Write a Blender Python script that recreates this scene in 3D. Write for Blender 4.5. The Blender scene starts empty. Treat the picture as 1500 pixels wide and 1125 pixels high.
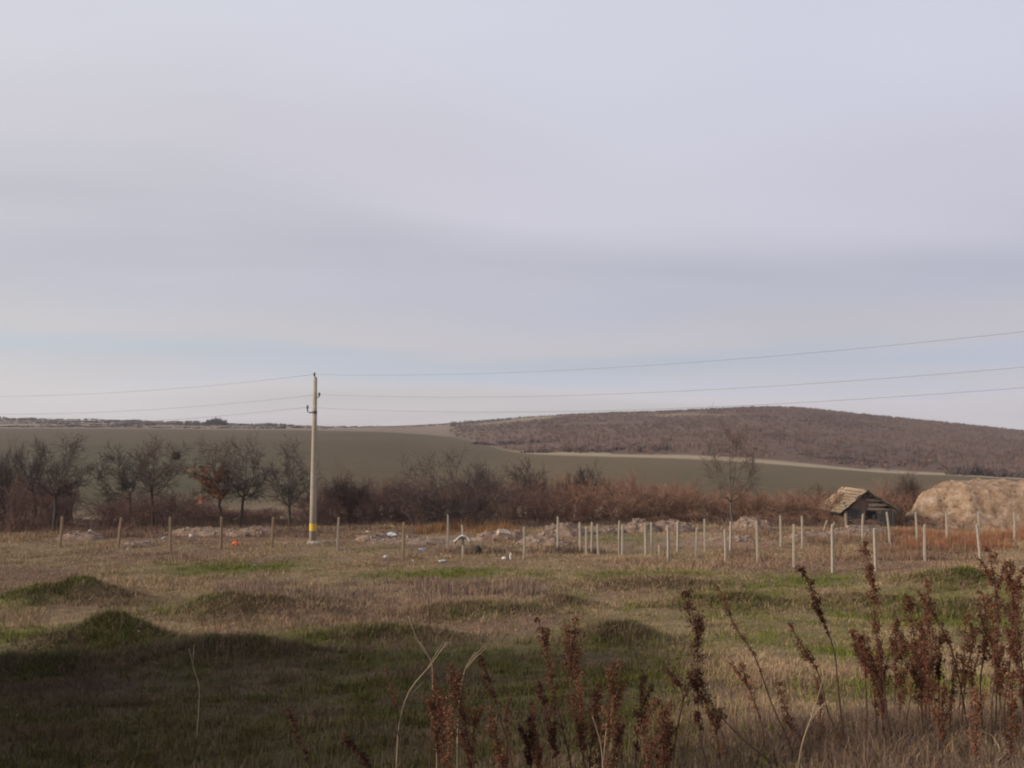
import bpy, math, numpy as np
from mathutils import Vector
R = math.radians
rng = np.random.default_rng(7)
C = bpy.context.scene.collection
sc = bpy.context.scene

# ------------------------------------------------------------------ camera, world, sun, exposure
EYE = 5.0; F = 1200.0; PITCH = R(3.7)
SUN_AZ = (-0.95, -0.31); SUN_EL = R(20)
cam = bpy.data.objects.new('camera', bpy.data.cameras.new('camera')); C.objects.link(cam)
cam.location = (0, 0, EYE); cam.rotation_euler = (R(90) + PITCH, 0, 0)
cam.data.sensor_width = 36; cam.data.lens = 36 * F / 1500
cam.data.clip_start = 0.1; cam.data.clip_end = 12000
sc.camera = cam
sc.view_settings.view_transform = 'Standard'; sc.view_settings.look = 'None'
sc.view_settings.exposure = 0; sc.view_settings.gamma = 1; sc.view_settings.use_curve_mapping = False
sc.cycles.filter_width = 2.0
sc.cycles.max_bounces = 5; sc.cycles.diffuse_bounces = 2; sc.cycles.volume_bounces = 0

sun = bpy.data.objects.new('sun', bpy.data.lights.new('sun', 'SUN')); C.objects.link(sun)
sun.data.energy = 4.4; sun.data.angle = R(8.0); sun.data.color = (1, .87, .72)
n_ = math.hypot(*SUN_AZ)
SUN_DIR = Vector((SUN_AZ[0] / n_ * math.cos(SUN_EL), SUN_AZ[1] / n_ * math.cos(SUN_EL), math.sin(SUN_EL)))
sun.rotation_euler = SUN_DIR.to_track_quat('Z', 'Y').to_euler()

def N(nt, t, **kw):
    n = nt.nodes.new(t)
    for k, v in kw.items():
        if k.startswith('i_'): n.inputs[k[2:].replace('_', ' ')].default_value = v
        else: setattr(n, k, v)
    return n
def ramp(n, stops):
    e = n.color_ramp.elements
    while len(e) < len(stops): e.new(0.5)
    for q, (p, c) in zip(e, stops):
        q.position = p; q.color = (*c, 1) if len(c) == 3 else c
def math_n(nt, op, a, b=None, c=None):
    n = nt.nodes.new('ShaderNodeMath'); n.operation = op
    for i, v in enumerate((a, b, c)):
        if v is None: continue
        if isinstance(v, (int, float)): n.inputs[i].default_value = v
        else: nt.links.new(v, n.inputs[i])
    return n.outputs[0]
def mixc(nt, fac, a, b, mode='MIX'):
    n = nt.nodes.new('ShaderNodeMix'); n.data_type = 'RGBA'; n.blend_type = mode
    for s, v in ((n.inputs[0], fac), (n.inputs[6], a), (n.inputs[7], b)):
        if isinstance(v, (int, float)): s.default_value = v
        elif isinstance(v, tuple): s.default_value = (*v, 1)
        else: nt.links.new(v, s)
    return n.outputs[2]

world = bpy.data.worlds.new('World'); sc.world = world; world.use_nodes = True
nt = world.node_tree; nt.nodes.clear(); L = nt.links.new
out = N(nt, 'ShaderNodeOutputWorld'); bg = N(nt, 'ShaderNodeBackground'); bg.inputs[1].default_value = 0.1
L(bg.outputs[0], out.inputs[0])
sky = N(nt, 'ShaderNodeTexSky', sky_type='NISHITA', sun_disc=False)
sky.sun_elevation = SUN_EL; sky.sun_rotation = math.atan2(SUN_AZ[0], SUN_AZ[1])
sky.altitude = 200; sky.air_density = 1.0; sky.dust_density = 1.5
tc = N(nt, 'ShaderNodeTexCoord'); sx = N(nt, 'ShaderNodeSeparateXYZ'); L(tc.outputs['Generated'], sx.inputs[0])
X, Y, Z = sx.outputs
den = math_n(nt, 'ADD', math_n(nt, 'MAXIMUM', Z, 0.0), 0.16)
cb = N(nt, 'ShaderNodeCombineXYZ'); L(math_n(nt, 'DIVIDE', X, den), cb.inputs[0]); L(math_n(nt, 'DIVIDE', Y, den), cb.inputs[1])
mp = N(nt, 'ShaderNodeMapping'); mp.inputs['Rotation'].default_value = (0, 0, R(14)); mp.inputs['Scale'].default_value = (0.34, 1.0, 1); L(cb.outputs[0], mp.inputs[0])
nz = N(nt, 'ShaderNodeTexNoise', i_Scale=0.9, i_Detail=4.0, i_Roughness=0.45); nz.inputs['Distortion'].default_value = 0.4; L(mp.outputs[0], nz.inputs[0])
nb = N(nt, 'ShaderNodeTexNoise', i_Scale=0.45, i_Detail=2.0, i_Roughness=0.4); L(cb.outputs[0], nb.inputs[0])
n1 = math_n(nt, 'SUBTRACT', nz.outputs[0], 0.5); n2 = math_n(nt, 'SUBTRACT', nb.outputs[0], 0.5)
wob = math_n(nt, 'MULTIPLY', math_n(nt, 'ADD', n1, n2), math_n(nt, 'MULTIPLY_ADD', Z, 0.75, 0.04))
zz = math_n(nt, 'ADD', math_n(nt, 'ADD', Z, wob), math_n(nt, 'MULTIPLY', X, 0.02))
cr = N(nt, 'ShaderNodeValToRGB'); L(zz, cr.inputs[0]); cr.color_ramp.interpolation = 'EASE'
ramp(cr, [(0.0, (.655, .60, .59)), (.045, (.65, .615, .61)), (.085, (.545, .575, .625)), (.115, (.60, .58, .585)),
          (.175, (.555, .555, .602)), (.29, (.655, .64, .685)), (.46, (.705, .71, .765)), (1.0, (.58, .59, .65))])
# the side of the sky away from the sun is cooler and a little dimmer
g = math_n(nt, 'ADD', math_n(nt, 'MULTIPLY', X, float(SUN_DIR.x)), math_n(nt, 'MULTIPLY', Y, float(SUN_DIR.y)))
gf = N(nt, 'ShaderNodeMapRange'); L(g, gf.inputs[0]); gf.inputs[1].default_value = .25; gf.inputs[2].default_value = -.95
tint = mixc(nt, gf.outputs[0], (.99, 1.0, 1.02), (.87, .875, .985))
cl = mixc(nt, 1.0, cr.outputs[0], tint, 'MULTIPLY')
streak = N(nt, 'ShaderNodeMapRange'); L(nz.outputs[0], streak.inputs[0]); streak.inputs[1].default_value = .3; streak.inputs[2].default_value = .7; streak.inputs[3].default_value = .94; streak.inputs[4].default_value = 1.05
cl = mixc(nt, 1.0, cl, streak.outputs[0], 'MULTIPLY')
cl10 = mixc(nt, 1.0, cl, (10., 10., 10.), 'MULTIPLY')
# thin, nearly closed cloud in front of the clear sky
op = N(nt, 'ShaderNodeMapRange'); L(math_n(nt, 'ADD', nz.outputs[0], math_n(nt, 'MULTIPLY', Z, 0.8)), op.inputs[0])
op.inputs[1].default_value = .35; op.inputs[2].default_value = .6; op.inputs[3].default_value = .80; op.inputs[4].default_value = .97
L(mixc(nt, op.outputs[0], sky.outputs[0], cl10), bg.inputs[0])

# ------------------------------------------------------------------ helpers
def ss(a, b, x): t = np.clip((x - a) / (b - a), 0, 1); return t * t * (3 - 2 * t)
def hsh(ix, iy, s):
    n = (ix.astype(np.int64) * 374761393 + iy.astype(np.int64) * 668265263 + s * 974711) & 0x7fffffff
    n = ((n ^ (n >> 13)) * 1274126177) & 0x7fffffff
    return ((n ^ (n >> 16)) & 0xffff) / 65535.0
def vn(x, y, s=0):
    ix = np.floor(x); iy = np.floor(y); fx = x - ix; fy = y - iy
    fx = fx * fx * (3 - 2 * fx); fy = fy * fy * (3 - 2 * fy)
    a = hsh(ix, iy, s); b = hsh(ix + 1, iy, s); c = hsh(ix, iy + 1, s); d = hsh(ix + 1, iy + 1, s)
    return (a * (1 - fx) + b * fx) * (1 - fy) + (c * (1 - fx) + d * fx) * fy
def fbm(x, y, s=0, o=4):
    v = 0; a = .5
    for i in range(o): v = v + a * (vn(x * 2**i + 17.3 * i, y * 2**i - 9.1 * i, s + i) - .5); a *= .5
    return v                       # about -0.4 .. 0.4
def ray(px, py):
    a = (px - 750) / F; b = (562.5 - py) / F
    dy = math.cos(PITCH) - b * math.sin(PITCH); dz = math.sin(PITCH) + b * math.cos(PITCH)
    return a / dy, dz / dy          # x and z gained per metre of y
def at(px, py, y):
    u, w = ray(px, py); return Vector((u * y, y, EYE + w * y))

def mk_mesh(name, V, faces, col=None, smooth=False):
    me = bpy.data.meshes.new(name); V = np.asarray(V, dtype=np.float32).reshape(-1, 3)
    me.vertices.add(len(V)); me.vertices.foreach_set('co', V.ravel())
    if not isinstance(faces, (list, tuple)): faces = [faces]
    faces = [np.asarray(f, dtype=np.int32) for f in faces if len(f)]
    vi = np.concatenate([f.ravel() for f in faces]); tot = np.concatenate([np.full(len(f), f.shape[1], np.int32) for f in faces])
    st = np.concatenate([[0], np.cumsum(tot)[:-1]]).astype(np.int32)
    me.loops.add(len(vi)); me.loops.foreach_set('vertex_index', vi.astype(np.int32))
    me.polygons.add(len(tot)); me.polygons.foreach_set('loop_start', st)
    me.polygons.foreach_set('use_smooth', np.full(len(tot), smooth))
    me.update(calc_edges=True)
    if col is not None:
        at_ = me.attributes.new('Col', 'FLOAT_COLOR', 'POINT')
        c = np.ones((len(V), 4), np.float32); c[:, :3] = col; at_.data.foreach_set('color', c.ravel())
    return me
def obj(name, me, mat, parent=None, **tags):
    o = bpy.data.objects.new(name, me); C.objects.link(o)
    if mat is not None and me is not None and not len(me.materials): me.materials.append(mat)
    if parent is not None: o.parent = parent
    for k, v in tags.items():
        if v is not None: o[k] = v
    return o
def empty(name, loc, rz=0, **tags):
    o = bpy.data.objects.new(name, None); C.objects.link(o); o.location = loc; o.rotation_euler = (0, 0, rz); o.empty_display_size = .2
    for k, v in tags.items():
        if v is not None: o[k] = v
    return o
def prisms(S, sides=3):
    S = np.asarray(S, dtype=np.float64).reshape(-1, 8); p0, p1 = S[:, :3], S[:, 3:6]; d = p1 - p0
    d /= np.linalg.norm(d, axis=1, keepdims=True) + 1e-9
    ref = np.where(np.abs(d[:, 2:3]) > .9, [[1., 0, 0]], [[0, 0, 1.]])
    a = np.cross(d, ref); a /= np.linalg.norm(a, axis=1, keepdims=True); b = np.cross(d, a)
    V = np.empty((len(S), 2 * sides, 3))
    for k in range(sides):
        t = 2 * math.pi * k / sides; v = math.cos(t) * a + math.sin(t) * b
        V[:, k] = p0 + v * S[:, 6:7]; V[:, sides + k] = p1 + v * S[:, 7:8]
    base = np.arange(len(S))[:, None] * 2 * sides
    Q = np.concatenate([base + np.array([k, (k + 1) % sides, sides + (k + 1) % sides, sides + k]) for k in range(sides)])
    return V.reshape(-1, 3), Q
class MB:
    def __init__(s): s.v = []; s.f = []
    def add(s, vs, fs):
        k = len(s.v); s.v += [tuple(v) for v in vs]; s.f += [tuple(i + k for i in f) for f in fs]; return s
    def box(s, c, d, rot=None, taper=1.0, jit=0.0):
        vs = []
        for z in (-1, 1):
            for x, y in ((-1, -1), (1, -1), (1, 1), (-1, 1)):
                q = taper if z > 0 else 1
                v = Vector((x * d[0] / 2 * q, y * d[1] / 2 * q, z * d[2] / 2))
                if jit: v += Vector(rng.normal(0, jit, 3))
                if rot is not None: v = rot @ v
                vs.append(v + Vector(c))
        return s.add(vs, [(3, 2, 1, 0), (4, 5, 6, 7), (0, 1, 5, 4), (1, 2, 6, 5), (2, 3, 7, 6), (3, 0, 4, 7)])
    def tube(s, pts, rad, n=8, cap=True):
        pts = [Vector(p) for p in pts]; rings = []
        for i, p in enumerate(pts):
            t = (pts[min(i + 1, len(pts) - 1)] - pts[max(i - 1, 0)]).normalized()
            a = t.orthogonal().normalized() if abs(t.z) < .99 else Vector((1, 0, 0)); a = (a - t * a.dot(t)).normalized(); b = t.cross(a)
            r = rad[i] if isinstance(rad, (list, tuple)) else rad
            rings.append([p + (a * math.cos(2 * math.pi * k / n) + b * math.sin(2 * math.pi * k / n)) * r for k in range(n)])
        fs = [(i * n + k, i * n + (k + 1) % n, (i + 1) * n + (k + 1) % n, (i + 1) * n + k) for i in range(len(pts) - 1) for k in range(n)]
        if cap: fs += [tuple(reversed(range(n))), tuple((len(pts) - 1) * n + k for k in range(n))]
        return s.add([v for r in rings for v in r], fs)
    def mesh(s, name, smooth=False):
        me = bpy.data.meshes.new(name); me.from_pydata(s.v, [], s.f); me.update()
        if smooth: me.polygons.foreach_set('use_smooth', [True] * len(me.polygons))
        return me

def mat(name, c1, c2=None, scale=3.0, rough=.9, bump=0.0, bscale=40., vcol=False, detail=6, spec=.15, c3=None):
    m = bpy.data.materials.new(name); m.use_nodes = True; t = m.node_tree; b = t.nodes['Principled BSDF']
    b.inputs['Roughness'].default_value = rough; b.inputs['Specular IOR Level'].default_value = spec
    co = N(t, 'ShaderNodeTexCoord')
    no = N(t, 'ShaderNodeTexNoise', i_Scale=scale, i_Detail=float(detail), i_Roughness=.65); t.links.new(co.outputs['Object'], no.inputs[0])
    r = N(t, 'ShaderNodeValToRGB'); t.links.new(no.outputs[0], r.inputs[0])
    c2 = c2 or c1
    ramp(r, [(.3, c1), (.7, c2)] if c3 is None else [(.3, c1), (.52, c2), (.72, c3)])
    col = r.outputs[0]
    if vcol:
        a = N(t, 'ShaderNodeAttribute', attribute_name='Col'); col = mixc(t, 1.0, a.outputs[0], col, 'MULTIPLY')
    t.links.new(col, b.inputs['Base Color'])
    if bump:
        n2 = N(t, 'ShaderNodeTexNoise', i_Scale=bscale, i_Detail=6.0, i_Roughness=.7); t.links.new(co.outputs['Object'], n2.inputs[0])
        bp = N(t, 'ShaderNodeBump'); bp.inputs['Strength'].default_value = min(1, bump); bp.inputs['Distance'].default_value = bump * .2
        t.links.new(n2.outputs[0], bp.inputs['Height']); t.links.new(bp.outputs[0], b.inputs['Normal'])
    return m

# ------------------------------------------------------------------ height of the land
def pts(*a): return np.array(a, float).T
BL = pts((-9, 3.4), (0, 3.4), (2, 3.15), (5, 2.55), (8, 1.85), (11, 1.2), (16, .5), (20, .2), (26, 0), (60, 0))
BR = pts((-9, 3.4), (0, 3.4), (3, 3.15), (6, 2.9), (8, 2.35), (11, 1.6), (15, .8), (20, .3), (26, 0), (60, 0))
def flat_pos(px, py, z=0.0):
    u, w = ray(px, py); y = (z - EYE) / w; return u * y, y
MOUNDS = []
for px, py, wx, wy, h in [(95, 878, 1.35, .8, .62), (370, 900, 1.6, .75, .55), (165, 955, 1.25, .8, .62), (832, 886, .55, .5, .28),
                          (1070, 893, 1.4, .7, .42), (1395, 852, 1.25, .7, .55), (895, 960, .85, .5, .38), (1385, 905, 1.5, .7, .32),
                          (560, 950, 1.3, .6, .3), (330, 985, 1.7, .7, .4), (1250, 880, 1.5, .6, .22), (470, 880, .9, .5, .25),
                          (60, 1010, 1.2, .6, .3), (700, 900, 1.6, .7, .18), (960, 850, 1.6, .6, .18), (-180, 900, 1.6, .9, .5), (1640, 890, 1.6, .9, .5)]:
    x, y = flat_pos(px, py, .15); MOUNDS.append((x, y, wx, wy, h))
CP = [-600, 0, 250, 400, 560, 680, 715, 760, 800, 1000, 1100, 1290, 1400, 1500, 1700, 2100]
EPY = [628, 628, 628, 629, 632, 641, 652, 662, 663, 668, 673, 688, 692, 698, 700, 700]
ED = [430, 430, 430, 430, 400, 370, 300, 255, 245, 232, 226, 220, 215, 210, 210, 210]
SP = [-600, 0, 250, 330, 500, 600, 700, 780, 850, 1000, 1070, 1130, 1180, 1240, 1300, 1400, 1500, 1620, 2100]
SPY = [612, 613, 618, 621, 626, 623, 617, 611, 607, 602, 598, 596, 598, 605, 611, 621, 632, 640, 640]
SD = [800, 800, 800, 800, 780, 740, 680, 650, 630, 620, 620, 620, 620, 620, 620, 620, 620, 620, 620]
TP = np.arange(-600, 2101, 5.0)
def sm(v, k=9): return np.convolve(np.pad(v, k // 2, mode='edge'), np.ones(k) / k, 'valid')
T_epy, T_ed = sm(np.interp(TP, CP, EPY)), sm(np.interp(TP, CP, ED))
T_spy, T_sd = sm(np.interp(TP, SP, SPY), 11), sm(np.interp(TP, SP, SD))
HY = 562.5 + F * math.tan(PITCH)
def column(x, y):
    ang = np.clip(np.arctan2(x, y), -R(48), R(48)); r = np.hypot(x, y); dep = r * np.cos(ang); p = 750 + F * np.tan(ang)
    return p, dep, np.interp(p, TP, T_epy), np.interp(p, TP, T_ed), np.interp(p, TP, T_spy), np.interp(p, TP, T_sd)
def far_z(x, y):
    p, d, ep, ed, sp, sd = column(x, y)
    ze = (HY - ep) / F * ed; zs = (HY - sp) / F * sd
    t = np.clip((d - 70) / (ed - 70), 0, 1); z = -6.5 + (ze + 6.5) * t
    t2 = np.clip((d - ed) / (sd - ed), 0, 1); hill = ss(640, 760, p)
    z = z + (zs - ze) * (t2 * (1 - hill) + hill * (np.sin(t2 * math.pi / 2) * .35 + t2 * .65))
    z = z - np.clip(d - sd, 0, None) * .006
    z = z + fbm(x / 60, y / 60, 5, 3) * np.clip((d - 80) / 120, 0, 1) * 1.2 * np.clip((sd - d) / 150, 0, 1)
    return EYE + z
def height(x, y):
    x = np.asarray(x, float); y = np.asarray(y, float)
    m = ss(-1.5, 2.5, x) * ss(-40, -10, -x)
    z = np.interp(y, BL[0], BL[1]) * (1 - m) + np.interp(y, BR[0], BR[1]) * m
    wx_ = x + fbm(x / 1.4, y / 1.4, 11, 3) * 1.5; wy_ = y + fbm(x / 1.3, y / 1.3, 12, 3) * 1.3; lump = 1 + fbm(x / .7, y / .6, 13, 4) * .8
    for mx, my, wx, wy, h in MOUNDS:
        z = z + .98 * h * lump * np.exp(-(((wx_ - mx) / wx / 1.35) ** 2 + ((wy_ - my) / wy / 1.1) ** 2) ** 1.1)
    r = np.hypot(x, y); ang = np.abs(np.arctan2(x, y))
    near = ss(3, 8, r)
    z = z + near * (fbm(x / 2.6, y / 2.0, 1, 4) * .34 + fbm(x / 9, y / 7, 2, 2) * .35) * (1 - .5 * ss(28, 40, r)) * ss(-3, 3, y)
    w = ss(46, 72, r); z = z * (1 - w) + (far_z(x, y)) * w
    bk = ss(R(85), R(125), ang); z = z * (1 - bk) + 3.4 * bk
    return z
def hz(x, y): return float(height(np.array([x]), np.array([y]))[0])
def on_ground(px, py, y0=3.0, y1=300.0):
    u, w = ray(px, py); ys = np.concatenate([np.arange(y0, 60, .04), np.arange(60, y1, .5)])
    d = EYE + w * ys - height(u * ys, ys); k = np.argmax(d < 0)
    y = ys[k] if d[k] < 0 else ys[-1]
    return Vector((u * y, y, hz(u * y, y)))
def gpos(px, y): u, _ = ray(px, 760); return Vector((u * y, y, hz(u * y, y)))

# ------------------------------------------------------------------ land cover (albedo)
GREEN = []   # (x, y, wx, wy, amount)
for px, py, wx, wy, a in [(350, 826, 2.6, .9, 1), (300, 833, 1.8, .7, .8), (640, 838, 2.2, .8, 1), (700, 832, 1.6, .6, .8), (760, 838, 1.5, .6, .6),
                          (95, 872, 1.6, .8, .9), (30, 880, 1.4, .8, .9), (300, 890, 1.5, .9, 1), (400, 885, 1.4, .6, .9), (830, 872, .7, .7, 1.1), (780, 860, 1.2, .5, .5),
                          (1080, 868, 1.7, .9, 1), (1130, 850, 1.8, .7, .7), (890, 940, 1.0, .7, 1.1), (1240, 990, .9, .9, 1), (1150, 900, 4.5, 1.6, .55), (1380, 920, 4.0, 1.8, .6), (1120, 960, 2.2, 1.4, .5), (1300, 1000, 1.5, 1.2, .55), (1000, 900, 2.0, 1.0, .45), (1450, 870, 3, 1.2, .5), (1380, 892, 2.2, 1.0, 1),
                          (1180, 842, 2.0, .8, 1), (960, 836, 2.0, .6, .9), (900, 842, 1.6, .5, .8), (1480, 1105, .5, .5, 1), (40, 940, 1.6, 1.0, 1), (460, 945, 1.8, .9, .8),
                          (1390, 850, 1.4, .7, .8), (180, 965, 1.6, 1.0, .7), (540, 940, 1.4, .8, .7), (700, 905, 1.0, .4, .5), (1290, 860, 1.6, .6, .5), (560, 800, 1.0, .9, .5), (920, 785, 2.0, 1.2, .9)]:
    x, y = flat_pos(px, py, .15 if py < 1000 else 1.6); GREEN.append((x, y, wx, wy, a))
def masks(x, y):
    g = np.zeros_like(x)
    for gx, gy, wx, wy, a in GREEN: g = np.maximum(g, a * np.exp(-((x - gx) / (wx * 1.1)) ** 2 - ((y - gy) / (wy * 1.45)) ** 2))
    dark = ss(20.5, 16.5, y + .0 * x) * ss(3.2, .5, x - (y - 9) * .22)      # foot of the bank: house shadow deepened in the colour, growth greener too
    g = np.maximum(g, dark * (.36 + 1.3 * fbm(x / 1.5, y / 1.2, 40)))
    g = np.clip(g + fbm(x / .9, y / .7, 30) * .9 * np.clip(g * 2.5, .25, 1), 0, 1)
    dirt = np.exp(-((y - 40.5) / 3.6) ** 2) * ss(-.12, .12, fbm(x / 3.0, y / 1.5, 50) + .08 * np.sin(x / 5)) * ss(-16, -7, x) * ss(20, 10, x)
    dirt = np.maximum(dirt, .5 * np.exp(-((y - 40) / 3) ** 2) * ss(.02, .2, fbm(x / 2, y / 1.2, 52)))
    return g, dirt, dark
def near_col(x, y):
    g, dirt, dark = masks(x, y)
    n = fbm(x / 1.3, y / 1.0, 60); k = (n + .35) / .7; k = np.clip(k, 0, 1)[:, None]
    dry = np.array([.16, .11, .068]) * (1 - k) + np.array([.25, .18, .11]) * k
    red = np.array([.125, .075, .055]); rm = ss(0, .2, fbm(x / 4.5, y / 2.2, 61))[:, None] * .7; dry = dry * (1 - rm) + red * rm
    grn = np.array([.085, .09, .018]) * (1 - k) + np.array([.12, .122, .026]) * k
    dk = dark[:, None]; grn = grn * (1 - dk * .5); dry = dry * (1 - dk * .65)  # ground colours darkened further where the house shadow falls
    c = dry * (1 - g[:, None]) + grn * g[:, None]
    d = dirt[:, None] * (1 - g[:, None] * .8); soil = np.array([.26, .18, .13]) * (.8 + .5 * k)
    return c * (1 - d) + soil * d
def far_col(x, y):
    p, d, ep, ed, sp, sd = column(x, y)
    n = fbm(x / 40, y / 70, 70)[:, None]; k = np.clip((n + .3) / .6, 0, 1)
    fld = np.array([.100, .071, .034]) * (1 - k) + np.array([.122, .086, .044]) * k
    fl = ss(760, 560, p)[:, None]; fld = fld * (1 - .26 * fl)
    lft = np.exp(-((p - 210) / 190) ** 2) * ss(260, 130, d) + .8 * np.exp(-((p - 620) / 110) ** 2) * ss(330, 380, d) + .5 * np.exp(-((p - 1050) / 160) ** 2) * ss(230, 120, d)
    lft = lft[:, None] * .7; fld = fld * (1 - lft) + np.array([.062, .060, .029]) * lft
    st = ss(16, 5, np.abs(d - ed + 8) * 1.0) * (.25 + .75 * ss(700, 820, p))
    st = st[:, None]; fld = fld * (1 - st) + np.array([.30, .235, .15]) * st
    hl = np.array([.092, .058, .044]) * (1 - k) + np.array([.135, .086, .062]) * k
    op_ = (ss(.06, .16, fbm(x / 50, y / 50, 75)) * ss(.35, .75, (d - ed) / (sd - ed)) * ss(1250, 1100, p))[:, None]
    hl = hl * (1 - op_) + np.array([.20, .155, .085]) * op_
    rg = np.array([.15, .108, .08]) * (1 - k) + np.array([.21, .155, .11]) * k
    hill = ss(640, 720, p)[:, None]; up = (d > ed)[:, None]
    return np.where(up, rg * (1 - hill) + hl * hill, fld)

# the land: one height field, tessellated in rings and cut along the edges of the fields
ang = np.concatenate([np.arange(-180, -50, 2.5), np.arange(-50, 50, .25), np.arange(50, 180, 2.5)]) * math.pi / 180
rad = [0.6]
while rad[-1] < 3200: rad.append(rad[-1] * (1.015 if 5 < rad[-1] < 60 else 1.028))
rad = np.array(rad); nr, na = len(rad), len(ang)
RR, AA = np.meshgrid(rad, ang, indexing='ij'); gx = (RR * np.sin(AA)).ravel(); gy = (RR * np.cos(AA)).ravel()
gz = height(gx, gy); gcol = np.empty((len(gx), 3))
rr_ = np.hypot(gx, gy); front = np.abs(np.arctan2(gx, gy)) < R(88)
w_ = (ss(66, 92, rr_) * front)[:, None]
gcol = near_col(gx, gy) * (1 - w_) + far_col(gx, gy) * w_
I, J = np.meshgrid(np.arange(nr - 1), np.arange(na), indexing='ij'); J2 = (J + 1) % na
Q = np.stack([I * na + J, I * na + J2, (I + 1) * na + J2, (I + 1) * na + J], -1).reshape(-1, 4)[:, ::-1]
cxq = gx[Q].mean(1); cyq = gy[Q].mean(1); p_, d_, ep_, ed_, sp_, sd_ = column(cxq, cyq)
fr = np.abs(np.arctan2(cxq, cyq)) < R(60); rq = np.hypot(cxq, cyq)
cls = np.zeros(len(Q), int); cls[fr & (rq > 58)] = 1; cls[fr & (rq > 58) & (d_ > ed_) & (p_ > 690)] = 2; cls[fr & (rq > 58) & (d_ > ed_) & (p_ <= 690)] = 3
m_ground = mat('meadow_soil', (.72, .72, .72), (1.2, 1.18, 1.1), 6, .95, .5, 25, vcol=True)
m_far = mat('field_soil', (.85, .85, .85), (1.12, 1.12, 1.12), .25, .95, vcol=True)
for k, (nm, lb, mm) in enumerate([('ground', 'rough meadow of dry and green grass with small humps', m_ground), ('field', 'wide green brown field rising beyond the bare hedgerow', m_far),
                                  ('hill', 'low brown scrub covered hill beyond the field', m_far), ('ridge', 'far dry ridge on the skyline beyond the field', m_far)]):
    q = Q[cls == k]; u_, inv = np.unique(q, return_inverse=True)
    obj(nm, mk_mesh(nm, np.stack([gx[u_], gy[u_], gz[u_]], 1), inv.reshape(-1, 4), gcol[u_], True), mm, kind='structure', label=lb)
m0 = MB(); n0 = na; m0.add([(0, 0, 3.4)] + [(gx[j], gy[j], gz[j]) for j in range(na)], [(0, 1 + (j + 1) % na, 1 + j) for j in range(na)])
o = obj('ground', m0.mesh('ground'), m_ground, kind='structure', label='top of the bank above the meadow')
a_ = o.data.attributes.new('Col', 'FLOAT_COLOR', 'POINT'); a_.data.foreach_set('color', np.tile([.15, .11, .07, 1], n0 + 1).astype(np.float32))

# ------------------------------------------------------------------ grass
m_grass = mat('grass_blades', (.8, .8, .8), (1.15, 1.15, 1.15), 2, .85, vcol=True, spec=.1)
def blades(x, y, h, w, col, spread, n, lean=.5):
    """n blades for each tuft, each one a bent triangle strip of its own"""
    k = np.repeat(np.arange(len(x)), n); M = len(k)
    a = rng.uniform(0, 2 * math.pi, M); rr = spread[k] * np.sqrt(rng.random(M)); bx = x[k] + rr * np.cos(a); by = y[k] + rr * np.sin(a)
    bz = height(bx, by) - .02
    hh = h[k] * rng.uniform(.5, 1.1, M); la = a + rng.normal(0, .8, M); ln = hh * np.abs(rng.normal(0, lean, M))
    ya = rng.uniform(0, math.pi, M); ww = w[k] * rng.uniform(.6, 1.3, M) / 2
    B0 = np.stack([bx - ww * np.cos(ya), by - ww * np.sin(ya), bz], 1); B1 = np.stack([bx + ww * np.cos(ya), by + ww * np.sin(ya), bz], 1)
    mid = np.stack([bx + ln * .35 * np.cos(la), by + ln * .35 * np.sin(la), bz + hh * .62], 1)
    off = np.stack([ww * .7 * np.cos(ya), ww * .7 * np.sin(ya), 0 * ww], 1)
    tip = np.stack([bx + ln * np.cos(la), by + ln * np.sin(la), bz + hh * (1 - .25 * np.minimum(ln / hh, 1))], 1)
    V = np.stack([B0, B1, mid + off, mid - off, tip], 1).reshape(-1, 3)
    b = np.arange(M)[:, None] * 5
    cc = col[k] * rng.uniform(.72, 1.25, (M, 1)) * (1 + rng.normal(0, .05, (M, 3)))
    return V, b + np.array([0, 1, 2, 3]), b + np.array([3, 2, 4]), np.repeat(np.clip(cc, .004, .6), 5, 0)
def grass(name, label, x, y, h, w, col, spread, n, lean=.5):
    nr_ = y < 15.5; parts_ = []
    V, q, t, c = blades(x[nr_], y[nr_], h[nr_], w[nr_], col[nr_], spread[nr_], n, lean)
    V2, q2, t2, c2 = blades(x[~nr_], y[~nr_], h[~nr_], w[~nr_] * 1.15, col[~nr_], spread[~nr_], n, lean)
    V2 = V2.reshape(-1, 5, 3)[:, [0, 1, 4]].reshape(-1, 3); c2 = c2.reshape(-1, 5, 3)[:, [0, 1, 4]].reshape(-1, 3); k0 = len(V)
    return obj(name, mk_mesh(name, np.concatenate([V, V2]), [q, t, k0 + np.arange(len(V2)).reshape(-1, 3)], np.concatenate([c, c2])), m_grass, kind='stuff', label=label)
NT = 64000
ty = 4.2 + 42 * rng.random(NT) ** 1.05; tx = ty * rng.uniform(-.78, .78, NT)
g_, dirt_, dark_ = masks(tx, ty)
keep = rng.random(NT) > dirt_ * .75; tx, ty, g_, dirt_, dark_ = (a[keep] for a in (tx, ty, g_, dirt_, dark_))
isg = rng.random(len(tx)) < g_
tall = ss(-.1, .2, fbm(tx / 2.2, ty / 1.6, 80))
bc = near_col(tx, ty)
def sub(m): return tx[m], ty[m]
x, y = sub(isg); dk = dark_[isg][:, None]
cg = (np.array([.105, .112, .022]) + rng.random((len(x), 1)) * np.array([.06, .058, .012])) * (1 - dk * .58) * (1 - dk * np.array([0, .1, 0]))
grass('green_grass', 'short green grass in patches over the meadow humps', x, y, .07 + .15 * rng.random(len(x)), .005 + .00055 * y, cg, .10 + .004 * y, 10, .7)
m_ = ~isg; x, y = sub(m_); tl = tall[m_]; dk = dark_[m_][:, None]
k_ = rng.random((len(x), 1)); straw = np.array([.24, .16, .09]) * (1 - k_) + np.array([.42, .31, .18]) * k_
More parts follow.
